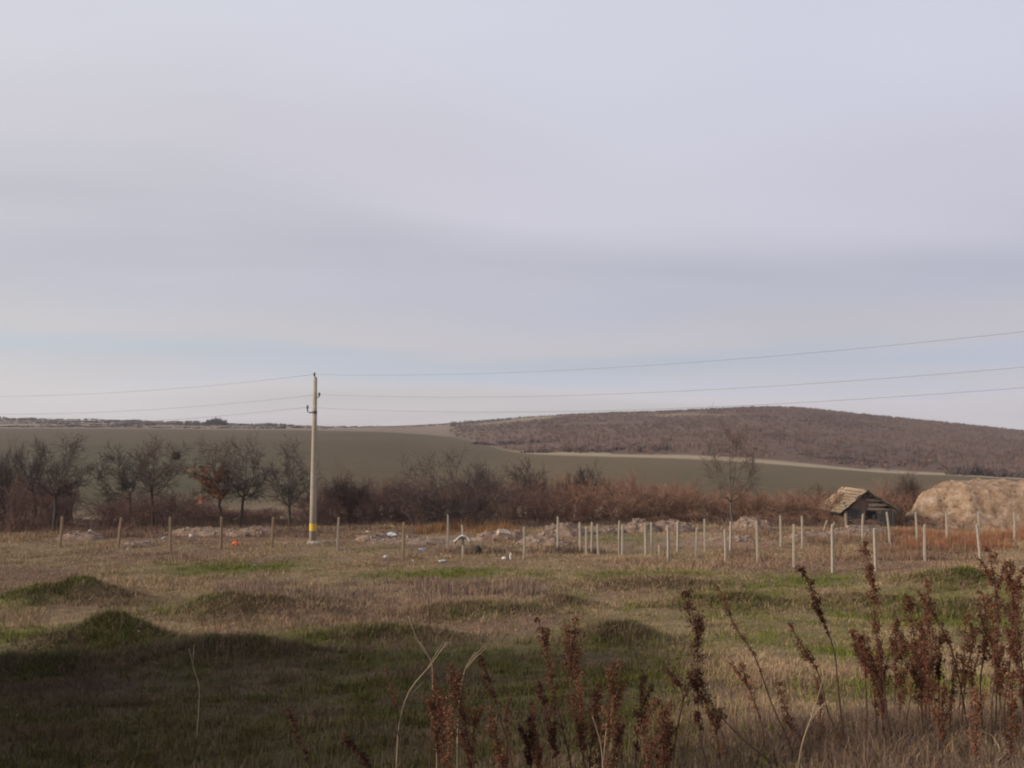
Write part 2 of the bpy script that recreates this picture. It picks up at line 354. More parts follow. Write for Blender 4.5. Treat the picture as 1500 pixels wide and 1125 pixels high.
rm = ss(-.02, .18, fbm(x / 4.5, y / 2.2, 61))[:, None]; straw = straw * (1 - rm * .75) + np.array([.27, .17, .12]) * rm * .75
straw = straw * (1 - dk * .68)  # straw colour carries the same painted shade
grass('dry_grass', 'dry straw coloured grass covering the meadow', x, y, (.07 + .24 * tl * rng.random(len(x)) + .05 * rng.random(len(x))) * (1 - .5 * np.clip(g_[m_] * 2, 0, 1)), .004 + .00050 * y, straw, .09 + .004 * y, 11, .6)

xm_, ym_ = [], []
for mx, my, wx, wy, h in MOUNDS:
    n = int(650 * wx); xm_.append(mx + rng.normal(0, wx * .75, n)); ym_.append(my + rng.normal(0, wy * .75, n))
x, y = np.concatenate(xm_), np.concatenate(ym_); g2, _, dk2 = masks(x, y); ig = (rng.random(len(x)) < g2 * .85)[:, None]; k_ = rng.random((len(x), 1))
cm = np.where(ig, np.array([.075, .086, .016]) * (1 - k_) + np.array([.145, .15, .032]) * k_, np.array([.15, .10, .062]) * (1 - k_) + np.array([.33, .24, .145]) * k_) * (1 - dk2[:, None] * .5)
grass('hump_grass', 'shaggy green and dry grass tufts on the meadow humps', x, y, rng.uniform(.08, .27, len(x)), .006 + .0006 * y, cm, np.full(len(x), .13), 12, .8)

# ------------------------------------------------------------------ bare woody growth
def grow(p, d, Ln, r, lvl, P, S):
    ns = 4 if lvl < 2 else (3 if lvl < 4 else 2)
    for i in range(ns):
        d = (d + Vector(rng.normal(0, P['wob'], 3)) + Vector((0, 0, P['up'] * (.5 if lvl else .2)))).normalized()
        q = p + d * (Ln / ns); r1 = r * (.86 if lvl == 0 else .8)
        S.append((lvl, *p, *q, max(r, P['rmin']), max(r1, P['rmin']))); p = q; r = r1
        if lvl < P['lv'] and (i >= P['first'] or lvl > 0):
            for _ in range(P['kids'][lvl]):
                t = rng.random()
                ax = d.orthogonal().normalized(); ax.rotate(__import__('mathutils').Quaternion(d, rng.uniform(0, 2 * math.pi)))
                nd = (d * rng.uniform(.55, 1.0) + ax * rng.uniform(*P['fork'])).normalized()
                grow(p - d * (Ln / ns) * t * .6, nd, Ln * rng.uniform(*P['ratio']), r * rng.uniform(.5, .72), lvl + 1, P, S)
def tree_segs(seed_par, stems, hgt, wid):
    S = []
    for s in range(stems):
        a = rng.uniform(0, 2 * math.pi); sp = .25 if stems > 1 else .04
        grow(Vector((.06 * math.cos(a), .06 * math.sin(a), -.02)) if stems > 1 else Vector((0, 0, -.02)), Vector((sp * math.cos(a), sp * math.sin(a), 1)).normalized(), 1.0, seed_par['r0'], 0, seed_par, S)
    A = np.array(S); z = np.concatenate([A[:, 3], A[:, 6]]); xy = np.concatenate([A[:, 1], A[:, 4]]); yy = np.concatenate([A[:, 2], A[:, 5]])
    kz = hgt / np.percentile(z, 99.5); kx = wid / 2 / np.percentile(np.hypot(xy, yy), 97)
    for c in (1, 2, 4, 5): A[:, c] *= kx
    for c in (3, 6): A[:, c] *= kz
    A[:, 7:] = np.maximum(A[:, 7:] * kz * 1.1, .007)
    return A
m_bark = mat('dark_bark', (.045, .034, .030), (.085, .066, .056), 9, .95)
m_bark2 = mat('grey_brown_bark', (.075, .056, .045), (.13, .10, .082), 9, .95)
m_twig = mat('brown_twigs', (.085, .055, .046), (.13, .088, .072), 2, .95)
m_twigd = mat('dark_twigs', (.055, .041, .038), (.085, .064, .058), 2, .95)
BROAD = dict(wob=.13, up=.07, r0=.05, rmin=.0015, lv=5, first=1, kids=[2, 1, 1, 2, 1], fork=(.55, 1.1), ratio=(.6, .9))
UPR = dict(wob=.11, up=.12, r0=.042, rmin=.0015, lv=5, first=2, kids=[3, 1, 1, 2, 1], fork=(.4, .9), ratio=(.5, .78))
def smooth_path(P, n=14):
    P = [Vector(p) for p in P]; outp = []; Q_ = [P[0]] + P + [P[-1]]
    for i in range(len(P) - 1):
        a, b_, c, d = Q_[i], Q_[i + 1], Q_[i + 2], Q_[i + 3]
        for k in range(n // (len(P) - 1) + 1):
            t = k / (n // (len(P) - 1) + 1); outp.append(.5 * ((2 * b_) + (c - a) * t + (2 * a - 5 * b_ + 4 * c - d) * t * t + (3 * b_ - a - 3 * c + d) * t ** 3))
    return outp + [P[-1]]
TIPS = {}
TALL = dict(wob=.06, up=.2, r0=.034, rmin=.0015, lv=4, first=0, kids=[4, 2, 2, 2], fork=(.3, .55), ratio=(.34, .5))
def bare_tree(px, y, top, wpx, label, par=BROAD, stems=1, bark=m_bark, twig=m_twigd, leaves=0, group=None, name='bare_tree'):
    b = gpos(px, y); b.z -= .05
    hgt = at(px, top, y).z - b.z; wid = wpx / F * y
    A = limb_segs(px, y, b) if px in LIMBS else tree_segs(par, stems, hgt, wid); t = empty(name, b, 0, label=label, category='tree', group=group); TIPS[px] = A[(A[:, 0] >= 1) & (A[:, 0] <= 3)][:, 4:7] + np.array(b)
    tr = A[:, 0] <= 1
    V, q = prisms(A[tr][:, 1:], 6); obj('trunk', mk_mesh('trunk', V, q, smooth=True), bark, t)
    V, q = prisms(A[~tr][:, 1:], 3); obj('crown', mk_mesh('crown', V, q), twig, t)
    if leaves:
        tips = A[A[:, 0] >= 2][:, 4:7]; c = tips[rng.integers(0, len(tips), leaves)]; c = c[(c[:, 0] < .1 * wid) & (c[:, 2] < .8 * hgt)]; c = c + rng.normal(0, .06, c.shape)
        a1 = rng.normal(0, .055, c.shape); a2 = rng.normal(0, .055, c.shape); V = np.stack([c - a1, c + a2, c + a1, c - a2], 1).reshape(-1, 3)
        o = obj('leaves', mk_mesh('leaves', V, np.arange(len(c) * 4).reshape(-1, 4)), mat('rust_leaves', (.22, .075, .03), (.36, .13, .05), 5), t, kind='stuff', label='withered rust orange leaves')
    return t
# trees whose main limbs can be traced: trunk foot, fork and limb tips; depth of the limbs is spread round the trunk
LIMBS = {
    92: [((80, 768), (82, 722), [(70, 664), (92, 652), (108, 668), (118, 692), (62, 692)])],
    212: [((225, 768), (222, 716), [(206, 674), (215, 660), (236, 660), (251, 664), (259, 684)])],
    190: [((196, 768), (190, 722), [(154, 692), (165, 676), (181, 668), (201, 680)])],
    322: [((324, 770), (322, 728), [(296, 692), (306, 668), (322, 658), (338, 670), (350, 692)])],
    357: [((352, 768), (357, 726), [(343, 684), (360, 662), (378, 674), (388, 692)])],
    424: [((424, 766), (424, 736), [(409, 696), (420, 676), (432, 672), (446, 694)])],
    652: [((655, 776), (652, 757), [(588, 722), (604, 698), (636, 686), (668, 684), (700, 698), (722, 728)])],
    1070: [((1073, 768), (1070, 728), [(1042, 690), (1052, 664), (1066, 641), (1084, 650), (1100, 672), (1104, 700)])],
}
TW = dict(wob=.16, up=.08, r0=.05, rmin=.003, lv=4, first=0, kids=[1, 1, 2, 1, 1], fork=(.45, 1.0), ratio=(.5, .75))
def limb_segs(px, y, b):
    S = []
    for foot, fork, tips in LIMBS[px]:
        f0 = at(*foot, y) - b; f0.z = -.05; f1 = at(*fork, y) - b; r = .085
        prev = f0
        for k in range(1, 5):
            q = f0.lerp(f1, k / 4) + Vector((rng.normal(0, .02), rng.normal(0, .02), 0)); S.append((0, *prev, *q, r, r * .93)); r *= .93; prev = q
        for j, tp in enumerate(tips):
            t1 = at(*tp, y) - b; t1.y += (1 if j % 2 else -1) * rng.uniform(.2, .9); start = f0.lerp(f1, rng.uniform(.82, 1.0)); out_ = t1 - start
            mid = start + out_ * .45 + Vector((out_.x * .18, out_.y * .2, -.06 * out_.length)); P = smooth_path([start, mid, t1], 8); rr_l = r * rng.uniform(.5, .68)
            for k in range(len(P) - 1):
                P[k + 1] = P[k + 1] + Vector(rng.normal(0, .025, 3)); S.append((1, *P[k], *P[k + 1], max(rr_l, .012), max(rr_l * .84, .011))); rr_l *= .84
                d = (P[k + 1] - P[k]).normalized()
                for _ in range((2 if k else 1) if px != 1070 else (k % 2) + (k > 5)):
                    ax = d.orthogonal().normalized(); ax.rotate(__import__('mathutils').Quaternion(d, rng.uniform(0, 2 * math.pi)))
                    grow(P[k].lerp(P[k + 1], rng.random()), (d * rng.uniform(.5, .9) + ax * rng.uniform(.5, .9)).normalized(), out_.length * rng.uniform(.22, .38), rr_l * .55, 2, TW, S)
    A = np.array(S); A[:, 7:] = np.maximum(A[:, 7:], .0065); return A
TREES = [
    (8, 50, 660, 70, 'bare dark tree rising from the red brown bushes at the thicket end', BROAD, 2, 0),
    (50, 52, 645, 70, 'bare tree with grey purple twigs behind the red brown bushes', UPR, 1, 0),
    (92, 45, 652, 74, 'dark bare tree with a slim trunk forking beside the thicket gap', UPR, 1, 0),
    (212, 45.5, 655, 125, 'broad bare tree with spreading forked limbs holding a dark nest', BROAD, 1, 0),
    (190, 46.2, 668, 60, 'smaller bare tree leaning away from the broad tree with the nest', BROAD, 1, 0),
    (322, 46, 658, 80, 'bare tree with a few rust orange leaves still hanging', BROAD, 1, 650),
    (357, 46.5, 660, 66, 'slender bare tree next to the one with rust leaves', UPR, 1, 0),
    (424, 46, 668, 54, 'small dark bare tree just beside the utility pole', UPR, 1, 0),
    (512, 48, 690, 84, 'low bushy bare tree on the hut side of the utility pole', BROAD, 2, 0),
    (652, 44.5, 682, 165, 'wide dark leafless tree with low spreading limbs by the rubble', BROAD, 3, 0),
    (766, 52, 672, 62, 'thin bare tree above the thicket beside a twig nest', UPR, 1, 0),
    (706, 54, 682, 80, 'dense dark bare tree behind the thicket near the rubble', BROAD, 2, 0),
    (856, 53, 682, 60, 'small bare tree poking just above the brown thicket', UPR, 2, 0),
    (1070, 46.5, 641, 84, 'tall slim bare tree standing alone above the brown thicket', TALL, 1, 0),
    (1322, 56, 690, 62, 'bushy bare tree behind the ruined hut and earth bank', BROAD, 2, 0),
    (1205, 58, 712, 70, 'low bare tree beside the tiled roof of the hut', BROAD, 2, 0),
]
for px, y, top, w, lb, par, st, lv in TREES:
    bare_tree(px, y, top, w, lb, par, st, m_bark2 if px in (1070, 512) else m_bark, m_twig if px in (512, 1070, 212, 1322, 322, 1205) else m_twigd, lv)

def nest(p, label, s=.3):
    S = []
    for _ in range(170):
        a = rng.uniform(0, 2 * math.pi); r = s * rng.uniform(.3, 1) * .5; z = rng.uniform(-.4, .4) * s; b = a + rng.normal(math.pi / 2, .5); l = s * rng.uniform(.3, .6)
        c = Vector((r * math.cos(a), r * math.sin(a), z)); d = Vector((math.cos(b), math.sin(b), rng.normal(0, .25))) * l / 2
        S.append((*(p + c - d), *(p + c + d), .008, .006))
    V, q = prisms(S, 3); return obj('bird_nest', mk_mesh('bird_nest', V, q), m_bark, label=label, category='nest')
def in_tree(px, target):
    T = TIPS[px]; d = np.hypot(T[:, 0] - target.x, T[:, 2] - target.z); return Vector(T[np.argmin(d)])
nest(in_tree(212, at(250, 668, 45.5)), 'dark twig nest high in the broad forked tree', .5)
nest(in_tree(766, at(795, 712, 52)), 'dark twig nest in the thin tree above the thicket', .42)

# shrubs: many thin stems fanning out from the root
def shrub_segs(h, w, n, rm=.008):
    S = []
    for _ in range(n):
        a = rng.uniform(0, 2 * math.pi); e = rng.random() ** .6; tipx = w / 2 * e; tz = h * (1 - .35 * e * e) * rng.uniform(.65, 1.03)
        p = Vector((rng.normal(0, .1), rng.normal(0, .1), -.05)); r = .016; last = p
        mid = Vector((tipx * .35 * math.cos(a), tipx * .35 * math.sin(a), tz * .5)) + Vector(rng.normal(0, .06, 3)); tip = Vector((tipx * math.cos(a), tipx * math.sin(a), tz))
        S.append((*p, *mid, r, .012)); S.append((*mid, *tip, .012, rm * .6))
        for _ in range(6):
            t = rng.uniform(.15, .95); q = mid.lerp(tip, t); d = ((tip - mid).normalized() + Vector(rng.normal(0, .55, 3))).normalized() * h * rng.uniform(.1, .28)
            S.append((*q, *(q + d), .009, rm * .55))
            if rng.random() < .6:
                e2 = q + d * .5; d2 = (d.normalized() + Vector(rng.normal(0, .6, 3))).normalized() * h * rng.uniform(.07, .15); S.append((*e2, *(e2 + d2), .008, rm * .5))
    return np.array(S)
m_shrub = mat('shrub_twigs', (.8, .8, .8), (1.2, 1.2, 1.2), 1.5, .95, vcol=True)
PROTO = [shrub_segs(1.0, 1.0, 31, .010) for _ in range(5)]
PROTO2 = [shrub_segs(1.0, 1.0, 14, .010) for _ in range(4)]
def shrub_mesh(items, name):
    Vs, Qs, Cs = [], [], []; k = 0
    for x, y, z, h, w, col, *low in items:
        S = (PROTO2 if low else PROTO)[rng.integers(len(PROTO2 if low else PROTO))].copy(); a = rng.uniform(0, 2 * math.pi); c, s = math.cos(a), math.sin(a)
        for i in (0, 3):
            X_, Y_ = S[:, i].copy(), S[:, i + 1].copy(); S[:, i] = (c * X_ - s * Y_) * w + x; S[:, i + 1] = (s * X_ + c * Y_) * w + y; S[:, i + 2] = S[:, i + 2] * h + z
        V, q = prisms(S, 3); Vs.append(V); Qs.append(q + k); k += len(V)
        Cs.append(np.repeat(np.asarray(col)[None] * rng.uniform(.8, 1.2, (len(S), 1)), 6, 0))
    return mk_mesh(name, np.concatenate(Vs), np.concatenate(Qs), np.concatenate(Cs))
RED = np.array([.225, .110, .080]); BRN = np.array([.19, .122, .090]); DKB = np.array([.115, .076, .064]); TAN = np.array([.28, .17, .105])
def shcol(px):
    k = np.interp(px, [0, 150, 300, 500, 640, 760, 850, 1000, 1300, 1500], [.45, .4, .35, .45, .2, .3, .65, .95, .8, .6])
    return DKB * (1 - k) + (RED * .55 + BRN * .45) * k if k < .5 else (RED * .6 + BRN * .4) * (1 - (k - .5)) + TAN * (k - .5)
# shrubs that stand apart (feet in view)
SHR = [(18, 46, 690, 90, 0), (62, 47, 700, 90, 0), (150, 47, 712, 90, 0), (190, 45, 715, 100, 0), (250, 46, 718, 70, 0), (480, 47, 705, 66, 0),
       (545, 48, 708, 80, 0), (598, 49, 700, 80, 0), (610, 46, 720, 70, 0), (690, 47, 700, 90, 0), (745, 48, 698, 90, 0), (800, 48, 712, 80, 0), (850, 49, 706, 90, 0), (905, 49, 708, 90, 0),
       (955, 50, 714, 80, 0), (1005, 51, 718, 80, 0), (1050, 51, 722, 60, 0), (1110, 51, 722, 70, 0), (1165, 52, 726, 70, 0), (1328, 55, 708, 50, 0), (1290, 56, 700, 60, 0)]
for px, y, top, w, _ in SHR:
    b = gpos(px, y); h = at(px, top, y).z - b.z
    obj('bare_shrub', shrub_mesh([(0, 0, 0, h, w / F * y * 1.15, shcol(px))], 'bare_shrub'), m_shrub, label='reddish brown leafless shrub rooted along the front of the thicket', category='shrub', group='leafless shrubs along the thicket').location = b
items = []
for px in np.arange(-140, 1420, 15.0):
    for row in range(2):
        y = rng.uniform(50, 58); q = px + rng.normal(0, 9)
        if 110 < q < 150 or (395 < q < 455 and rng.random() < .6): continue
        top = np.interp(q, [-140, 40, 100, 150, 260, 330, 400, 470, 560, 650, 760, 850, 950, 1050, 1150, 1220, 1330, 1400], [690, 690, 700, 728, 718, 746, 750, 716, 705, 698, 698, 698, 704, 710, 718, 720, 705, 712]) + rng.normal(4, 7)
        b = gpos(q, y); h = max(.9, at(q, top, y).z - b.z); items.append((*b, h, rng.uniform(1.9, 3.0), shcol(q)))
for q in np.arange(-140, 1420, 13.0):
    y = rng.uniform(50, 54) if 270 < q < 450 or 1030 < q < 1110 else rng.uniform(47.5, 53); b = gpos(q, y); items.append((*b, rng.uniform(.5, 1.0), rng.uniform(1.4, 2.4), shcol(q) * .9, 1))
obj('thicket', shrub_mesh(items, 'thicket'), m_shrub, kind='stuff', label='brown leafless thicket massed along the stream below the field')

# ------------------------------------------------------------------ far scrub: wooded hill, ridge hedges
def tufts(xs, ys, h, w, col, n, name, label, bw=.16):
    M = len(xs) * n; k = np.repeat(np.arange(len(xs)), n); zs = height(xs, ys)
    a = rng.uniform(0, 2 * math.pi, M); e = np.sqrt(rng.random(M)); bx = xs[k] + w[k] * .2 * e * np.cos(a); by = ys[k] + w[k] * .2 * e * np.sin(a)
    tx_ = xs[k] + w[k] * .5 * e * np.cos(a); ty_ = ys[k] + w[k] * .5 * e * np.sin(a); tz = zs[k] + h[k] * (1 - .45 * e * e) * rng.uniform(.6, 1.05, M)
    ya = rng.uniform(0, math.pi, M); o_ = np.stack([np.cos(ya), np.sin(ya), 0 * ya], 1) * bw * rng.uniform(.5, 1.2, (M, 1))
    B = np.stack([bx, by, zs[k] - .2], 1); T = np.stack([tx_, ty_, tz], 1); Mi = B * .4 + T * .6
    V = np.stack([B, Mi + o_, T, Mi - o_], 1).reshape(-1, 3); b = np.arange(M)[:, None] * 4
    c = np.repeat(col[k] * rng.uniform(.75, 1.25, (M, 1)), 4, 0)
    return obj(name, mk_mesh(name, V, b + np.array([0, 1, 2, 3]), c), m_shrub, kind='stuff', label=label)
NW = 14000
pw = rng.uniform(660, 1900, NW); tw = rng.random(NW) ** .8; uw = (pw - 750) / F
ew, sw = np.interp(pw, TP, T_ed), np.interp(pw, TP, T_sd); dw = ew - 1 + (sw + 30 - ew) * tw
xw, yw = uw * dw, dw
opn = (fbm(xw / 50, yw / 50, 75) > .06) & ((dw - ew) / (sw - ew) > .4) & (pw < 1230)
lowtip = (pw < 790) & (rng.random(NW) < .4)
kp = ~opn & ~lowtip; xw, yw, pw, tw = xw[kp], yw[kp], pw[kp], tw[kp]
kk = np.clip(fbm(xw / 35, yw / 45, 90) * 1.6 + .5, 0, 1)[:, None]
cw = np.array([.075, .05, .045]) * (1 - kk) + np.array([.15, .098, .082]) * kk
rd = np.clip(1 - tw / .35, 0, 1)[:, None] * .6 * (rng.random((len(xw), 1)) < .6); cw = cw * (1 - rd) + np.array([.20, .112, .08]) * rd
tufts(xw, yw, rng.uniform(.9, 2.3, len(xw)), rng.uniform(1.6, 3.6, len(xw)), cw, 12, 'woodland', 'leafless brown scrub woodland covering the low hill', .10)
# hedge lines on the far ridge
xs, ys, hs, ws, cs = [], [], [], [], []
for dist, p0, p1, n, h0 in [(452, -200, 300, 150, 1.2), (520, 60, 230, 60, 1.6), (600, 180, 330, 110, 2.2), (700, -200, 340, 300, 2.4), (795, -200, 700, 620, 2.6), (760, 340, 480, 90, 2.2), (640, 560, 700, 60, 1.8), (300, 690, 790, 60, 2.0), (250, 760, 980, 60, 1.6), (470, -200, 420, 260, 1.3), (560, -200, 480, 260, 1.5), (640, 0, 560, 220, 1.6), (240, 1150, 1380, 50, 1.4), (215, 1380, 1560, 120, 3.0)]:
    p = rng.uniform(p0, p1, n); d = dist + rng.normal(0, 6, n); xs += list((p - 750) / F * d); ys += list(d)
    vv = vn(p / 22, p * 0, 31 + int(dist)); hs += list(h0 * (.35 + 1.1 * vv ** 2) * rng.uniform(.7, 1.2, n)); ws += list(rng.uniform(2, 5, n)); cs += [[.085, .062, .056]] * n
xs, ys, hs, ws, cs = map(np.array, (xs, ys, hs, ws, cs))
tufts(xs, ys, hs, ws, cs, 16, 'hedge_line', 'thin dark lines of far scrub along the field edges', .22)
px, d = 317, 610
b = np.array([(px - 750) / F * d, d]); nn = 26
tufts(b[0] + rng.normal(0, 3.0, nn), b[1] + rng.normal(0, 3, nn), rng.uniform(4, 7.5, nn), rng.uniform(3, 5, nn), np.tile([.07, .055, .05], (nn, 1)), 60, 'tree_clump', 'dark rounded clump of trees on the far ridge skyline', .25)

# ------------------------------------------------------------------ utility poles and wires
m_conc = mat('pole_concrete', (.28, .235, .185), (.38, .33, .265), 5, .9, .1, 30)
m_yel = mat('yellow_paint', (.55, .37, .04), (.66, .46, .07), 12, .8)
m_met = mat('dark_metal', (.045, .042, .042), (.09, .08, .075), 12, .6, spec=.4)
m_cer = mat('brown_ceramic', (.06, .035, .03), (.1, .06, .05), 8, .3, spec=.5)
m_wire = mat('wire_metal', (.22, .22, .23), (.3, .3, .31), 3, .5)
HP = 8.0
HOOKS = {'top': ((-.04, 0, HP + .12), 'brown_top'), 'mid': ((.20, 0, HP - .82), ''), 'low': ((-.34, 0, HP - 1.42), '')}
def utility_pole(base, label, rz):
    t = empty('utility_pole', base, rz, label=label, category='utility pole', group='poles of the overhead line')
    obj('shaft', MB().tube([(0, 0, -.3), (0, 0, 2), (0, 0, 5), (0, 0, HP - .02)], [.165, .15, .118, .09], 10).mesh('shaft', True), m_conc, t)
    obj('painted_band', MB().tube([(0, 0, .62), (0, 0, .95)], [.168, .166], 12, False).mesh('painted_band', True), m_yel, t, label='yellow painted band')
    f = MB(); f.tube([(0.05, .0, -.2), (.06, 0, .08), (.06, 0, .16)], [.42, .36, .2], 9); obj('footing', f.mesh('footing'), m_conc, t)
    def ins(p, par):
        obj('insulator', MB().tube([(p[0], p[1], p[2] - .07), (p[0], p[1], p[2] - .03), (p[0], p[1], p[2]), (p[0], p[1], p[2] + .05), (p[0], p[1], p[2] + .09)], [.035, .06, .04, .062, .03], 8).mesh('insulator', True), m_cer, par)
    a = obj('hook', MB().tube([(0, 0, HP - .25), (.07, 0, HP - .2), (.05, 0, HP - .05), (-.04, 0, HP + .05), (-.04, 0, HP + .12)], .03, 6).mesh('hook'), m_met, t); ins(HOOKS['top'][0], a)
    a = obj('hook', MB().tube([(0, 0, HP - .95), (.12, 0, HP - .96), (.2, 0, HP - .93), (.2, 0, HP - .82)], .025, 6).mesh('hook'), m_met, t); ins(HOOKS['mid'][0], a)
    a = obj('hook', MB().tube([(.0, 0, HP - 1.66), (-.26, 0, HP - 1.67), (-.34, 0, HP - 1.62), (-.34, 0, HP - 1.42)], .03, 6).mesh('hook'), m_met, t); ins(HOOKS['low'][0], a)
    obj('clamp', MB().tube([(0, 0, HP - 1.72), (0, 0, HP - 1.6)], .115, 10).mesh('clamp'), m_met, t)
    return t
gp = on_ground(458, 797); P0 = Vector((gp.x, gp.y, gp.z))
HP = (EYE + ray(463, 549)[1] * gp.y) - gp.z - .1
HOOKS = {'top': (-.04, 0, HP + .12), 'mid': (.20, 0, HP - .82), 'low': (-.34, 0, HP - 1.42)}
HOOKS = {k: (v,) for k, v in HOOKS.items()}
P1 = Vector((17.6, 19.5, hz(17.6, 19.5))); P2 = Vector((-34, 45, hz(-34, 45)))
utility_pole(P0, 'concrete utility pole with a yellow band standing by the fence posts', 0)
utility_pole(P1, 'concrete utility pole carrying the wires over the meadow bank', 0)
utility_pole(P2, 'concrete utility pole carrying the wires towards the field', 0)
for A, B, sag, dirn in ((P0, P1, .55, 'towards the meadow bank'), (P0, P2, .45, 'towards the field')):
    for k, nm in (('top', 'topmost'), ('mid', 'middle'), ('low', 'lowest')):
        a = A + Vector(HOOKS[k][0]); b = B + Vector(HOOKS[k][0]); q = [a.lerp(b, i / 24) - Vector((0, 0, sag * 4 * (i / 24) * (1 - i / 24))) for i in range(25)]
        obj('overhead_wire', MB().tube(q, .0065, 5).mesh('overhead_wire', True), m_wire, label=f'{nm} overhead wire running from the utility pole {dirn}', category='wire', group='overhead wires')

# ------------------------------------------------------------------ fence posts
m_pw = mat('weathered_wood', (.17, .115, .07), (.27, .195, .125), 6, .95, .2, 40)
m_pc = mat('pale_concrete', (.24, .20, .155), (.36, .31, .25), 7, .95, .15, 40)
def post_mesh(h, w, tilt):
    b = MB(); c = w * .18; pr = []
    sec = [(-w / 2 + c, -w / 2), (w / 2 - c, -w / 2), (w / 2, -w / 2 + c), (w / 2, w / 2 - c), (w / 2 - c, w / 2), (-w / 2 + c, w / 2), (-w / 2, w / 2 - c), (-w / 2, -w / 2 + c)]
    lv = [(-.25, 1.06), (.0, 1.04), (h * .35, 1.0), (h * .7, .95), (h - .03, .92), (h, .72)]; bend = rng.normal(0, .012, 2)
    vs = []
    for i, (z, s) in enumerate(lv):
        for x, y in sec: vs.append((x * s + tilt[0] * z + bend[0] * math.sin(z / h * 3), y * s + tilt[1] * z + bend[1] * math.sin(z / h * 3), z + (tilt[2] * x if i >= 4 else 0)))
    fs = [(i * 8 + k, i * 8 + (k + 1) % 8, (i + 1) * 8 + (k + 1) % 8, (i + 1) * 8 + k) for i in range(5) for k in range(8)] + [tuple(40 + k for k in range(8)), tuple(range(7, -1, -1))]
    b.add(vs, fs)
    return b.mesh('fence_post')
PW = [(87, 757, 803), (173, 758, 804), (250, 757, 808), (324, 757, 805), (398, 757, 803)]
PN = [(590, 765, 821), (678, 769, 816), (767, 772, 819), (850, 765, 809), (859, 771, 812), (877, 768, 813), (912, 768, 814), (946, 766, 819), (979, 770, 823), (1020, 773, 816), (1063, 775, 823), (1110, 764, 825), (1163, 768, 831), (1220, 768, 839), (1283, 774, 837), (1355, 768, 822), (1437, 768, 827)]
PB = [(495, 758), (656, 754), (817, 757), (866, 765), (907, 763), (954, 765), (992, 764), (1032, 760), (1069, 764), (1143, 755), (1174, 756), (1263, 753), (1302, 750), (1342, 750), (1386, 750), (1432, 750), (1484, 750)]
def put_post(px, top, b, label, group, m, w):
    h = at(px, top, b.y).z - b.z; tx_ = rng.normal(0, .02)
    if px == 173: tx_ = .085
    if px in (1302, 1437): tx_ = -.07
    o = obj('fence_post', post_mesh(max(h, .5), w, (tx_, rng.normal(0, .02), rng.normal(0, .25))), m, label=label, category='post', group=group); o.location = b; o.rotation_euler = (0, 0, rng.uniform(-.4, .4))
ORD = ['first', 'second', 'third', 'fourth', 'fifth', 'sixth', 'seventh', 'eighth', 'ninth', 'tenth', 'eleventh', 'twelfth', 'thirteenth', 'fourteenth', 'fifteenth', 'sixteenth', 'seventeenth']
for k, (px, t, b) in enumerate(PW[::-1]): put_post(px, t, on_ground(px, b), f'weathered brown wooden fence post, {ORD[k]} from the utility pole towards the bare trees' if px != 173 else 'leaning weathered wooden fence post among the litter and bare trees', 'wooden fence posts', m_pw, .105)
for k, (px, t, b) in enumerate(PN): put_post(px, t, on_ground(px, b), f'pale fence post, {ORD[k]} along the meadow edge from the utility pole towards the earth bank', 'concrete posts along the meadow edge', m_pw if px in (590,) else m_pc, .10)
for k, (px, t) in enumerate(PB):
    y = (1.45 - EYE) / ray(px, t)[1]; y = min(max(y, 36), 43); u = ray(px, t)[0]
    put_post(px, t, Vector((u * y, y, hz(u * y, y))), f'thin pale post, {ORD[k]} of the back row from the utility pole towards the earth bank', 'concrete posts in the back row', m_pc, .092)
put_post(965, 806, on_ground(965, 816), 'short broken stub of a concrete post in the grass', None, m_pc, .092)

# ------------------------------------------------------------------ rubble, earth and litter
m_soil = mat('pale_soil', (.12, .078, .055), (.22, .15, .11), 3.5, .97, .5, 14, c3=(.33, .25, .19))
m_stone = mat('rubble_stone', (.16, .115, .085), (.34, .27, .215), 8, .95, .2, 30)
def heap_mesh(w, d, h, nx=40, ny=26, seed=0, rough=.25, flat=1.4):
    x, y = np.meshgrid(np.linspace(-1.15, 1.15, nx), np.linspace(-1.15, 1.15, ny), indexing='ij'); rr = np.sqrt(x * x + y * y)
    wob = 1 + fbm(np.cos(np.arctan2(y, x)) * 1.5 + seed, np.sin(np.arctan2(y, x)) * 1.5, seed, 3) * .7
    z = np.clip(1 - (rr / wob) ** 2, 0, None) ** (1 / flat) * (1 + fbm(x * 2.2 * w + seed, y * 2.2 * d, seed + 3, 4) * rough * 3.2) * h - .12 * (rr > wob) - .05
    V = np.stack([x * w / 2, y * d / 2, z], -1).reshape(-1, 3); i, j = np.meshgrid(np.arange(nx - 1), np.arange(ny - 1), indexing='ij'); a = (i * ny + j).ravel()
    return mk_mesh('heap', V, np.stack([a, a + ny, a + ny + 1, a + 1], 1), smooth=True), V
def chunks(V, n, s0, s1, zmin=.02):
    b = MB(); ok = V[V[:, 2] > zmin]
    for p in ok[rng.integers(0, len(ok), n)]:
        s = rng.uniform(s0, s1); rot = Vector(rng.normal(0, 1, 3)).to_track_quat('Z', 'Y').to_matrix(); b.box(p + np.array([0, 0, s * .1]), (s, s * rng.uniform(.5, 1), s * rng.uniform(.3, .7)), rot, rng.uniform(.6, 1), s * .07)
    return b.mesh('chunks')
def heap(px, y, wpx, h, label, d=1.6, n=50, m=None, s=(.04, .17), group=None):
    b = gpos(px, y); b.z -= .03; t = empty('rubble_heap', b, rng.uniform(-.15, .15), label=label, category='rubble heap', group=group)
    me, V = heap_mesh(wpx / F * y, d, h, seed=int(px)); obj('earth', me, m or m_soil, t); obj('chunks', chunks(V, n, *s), m_stone, t, kind='stuff'); return t
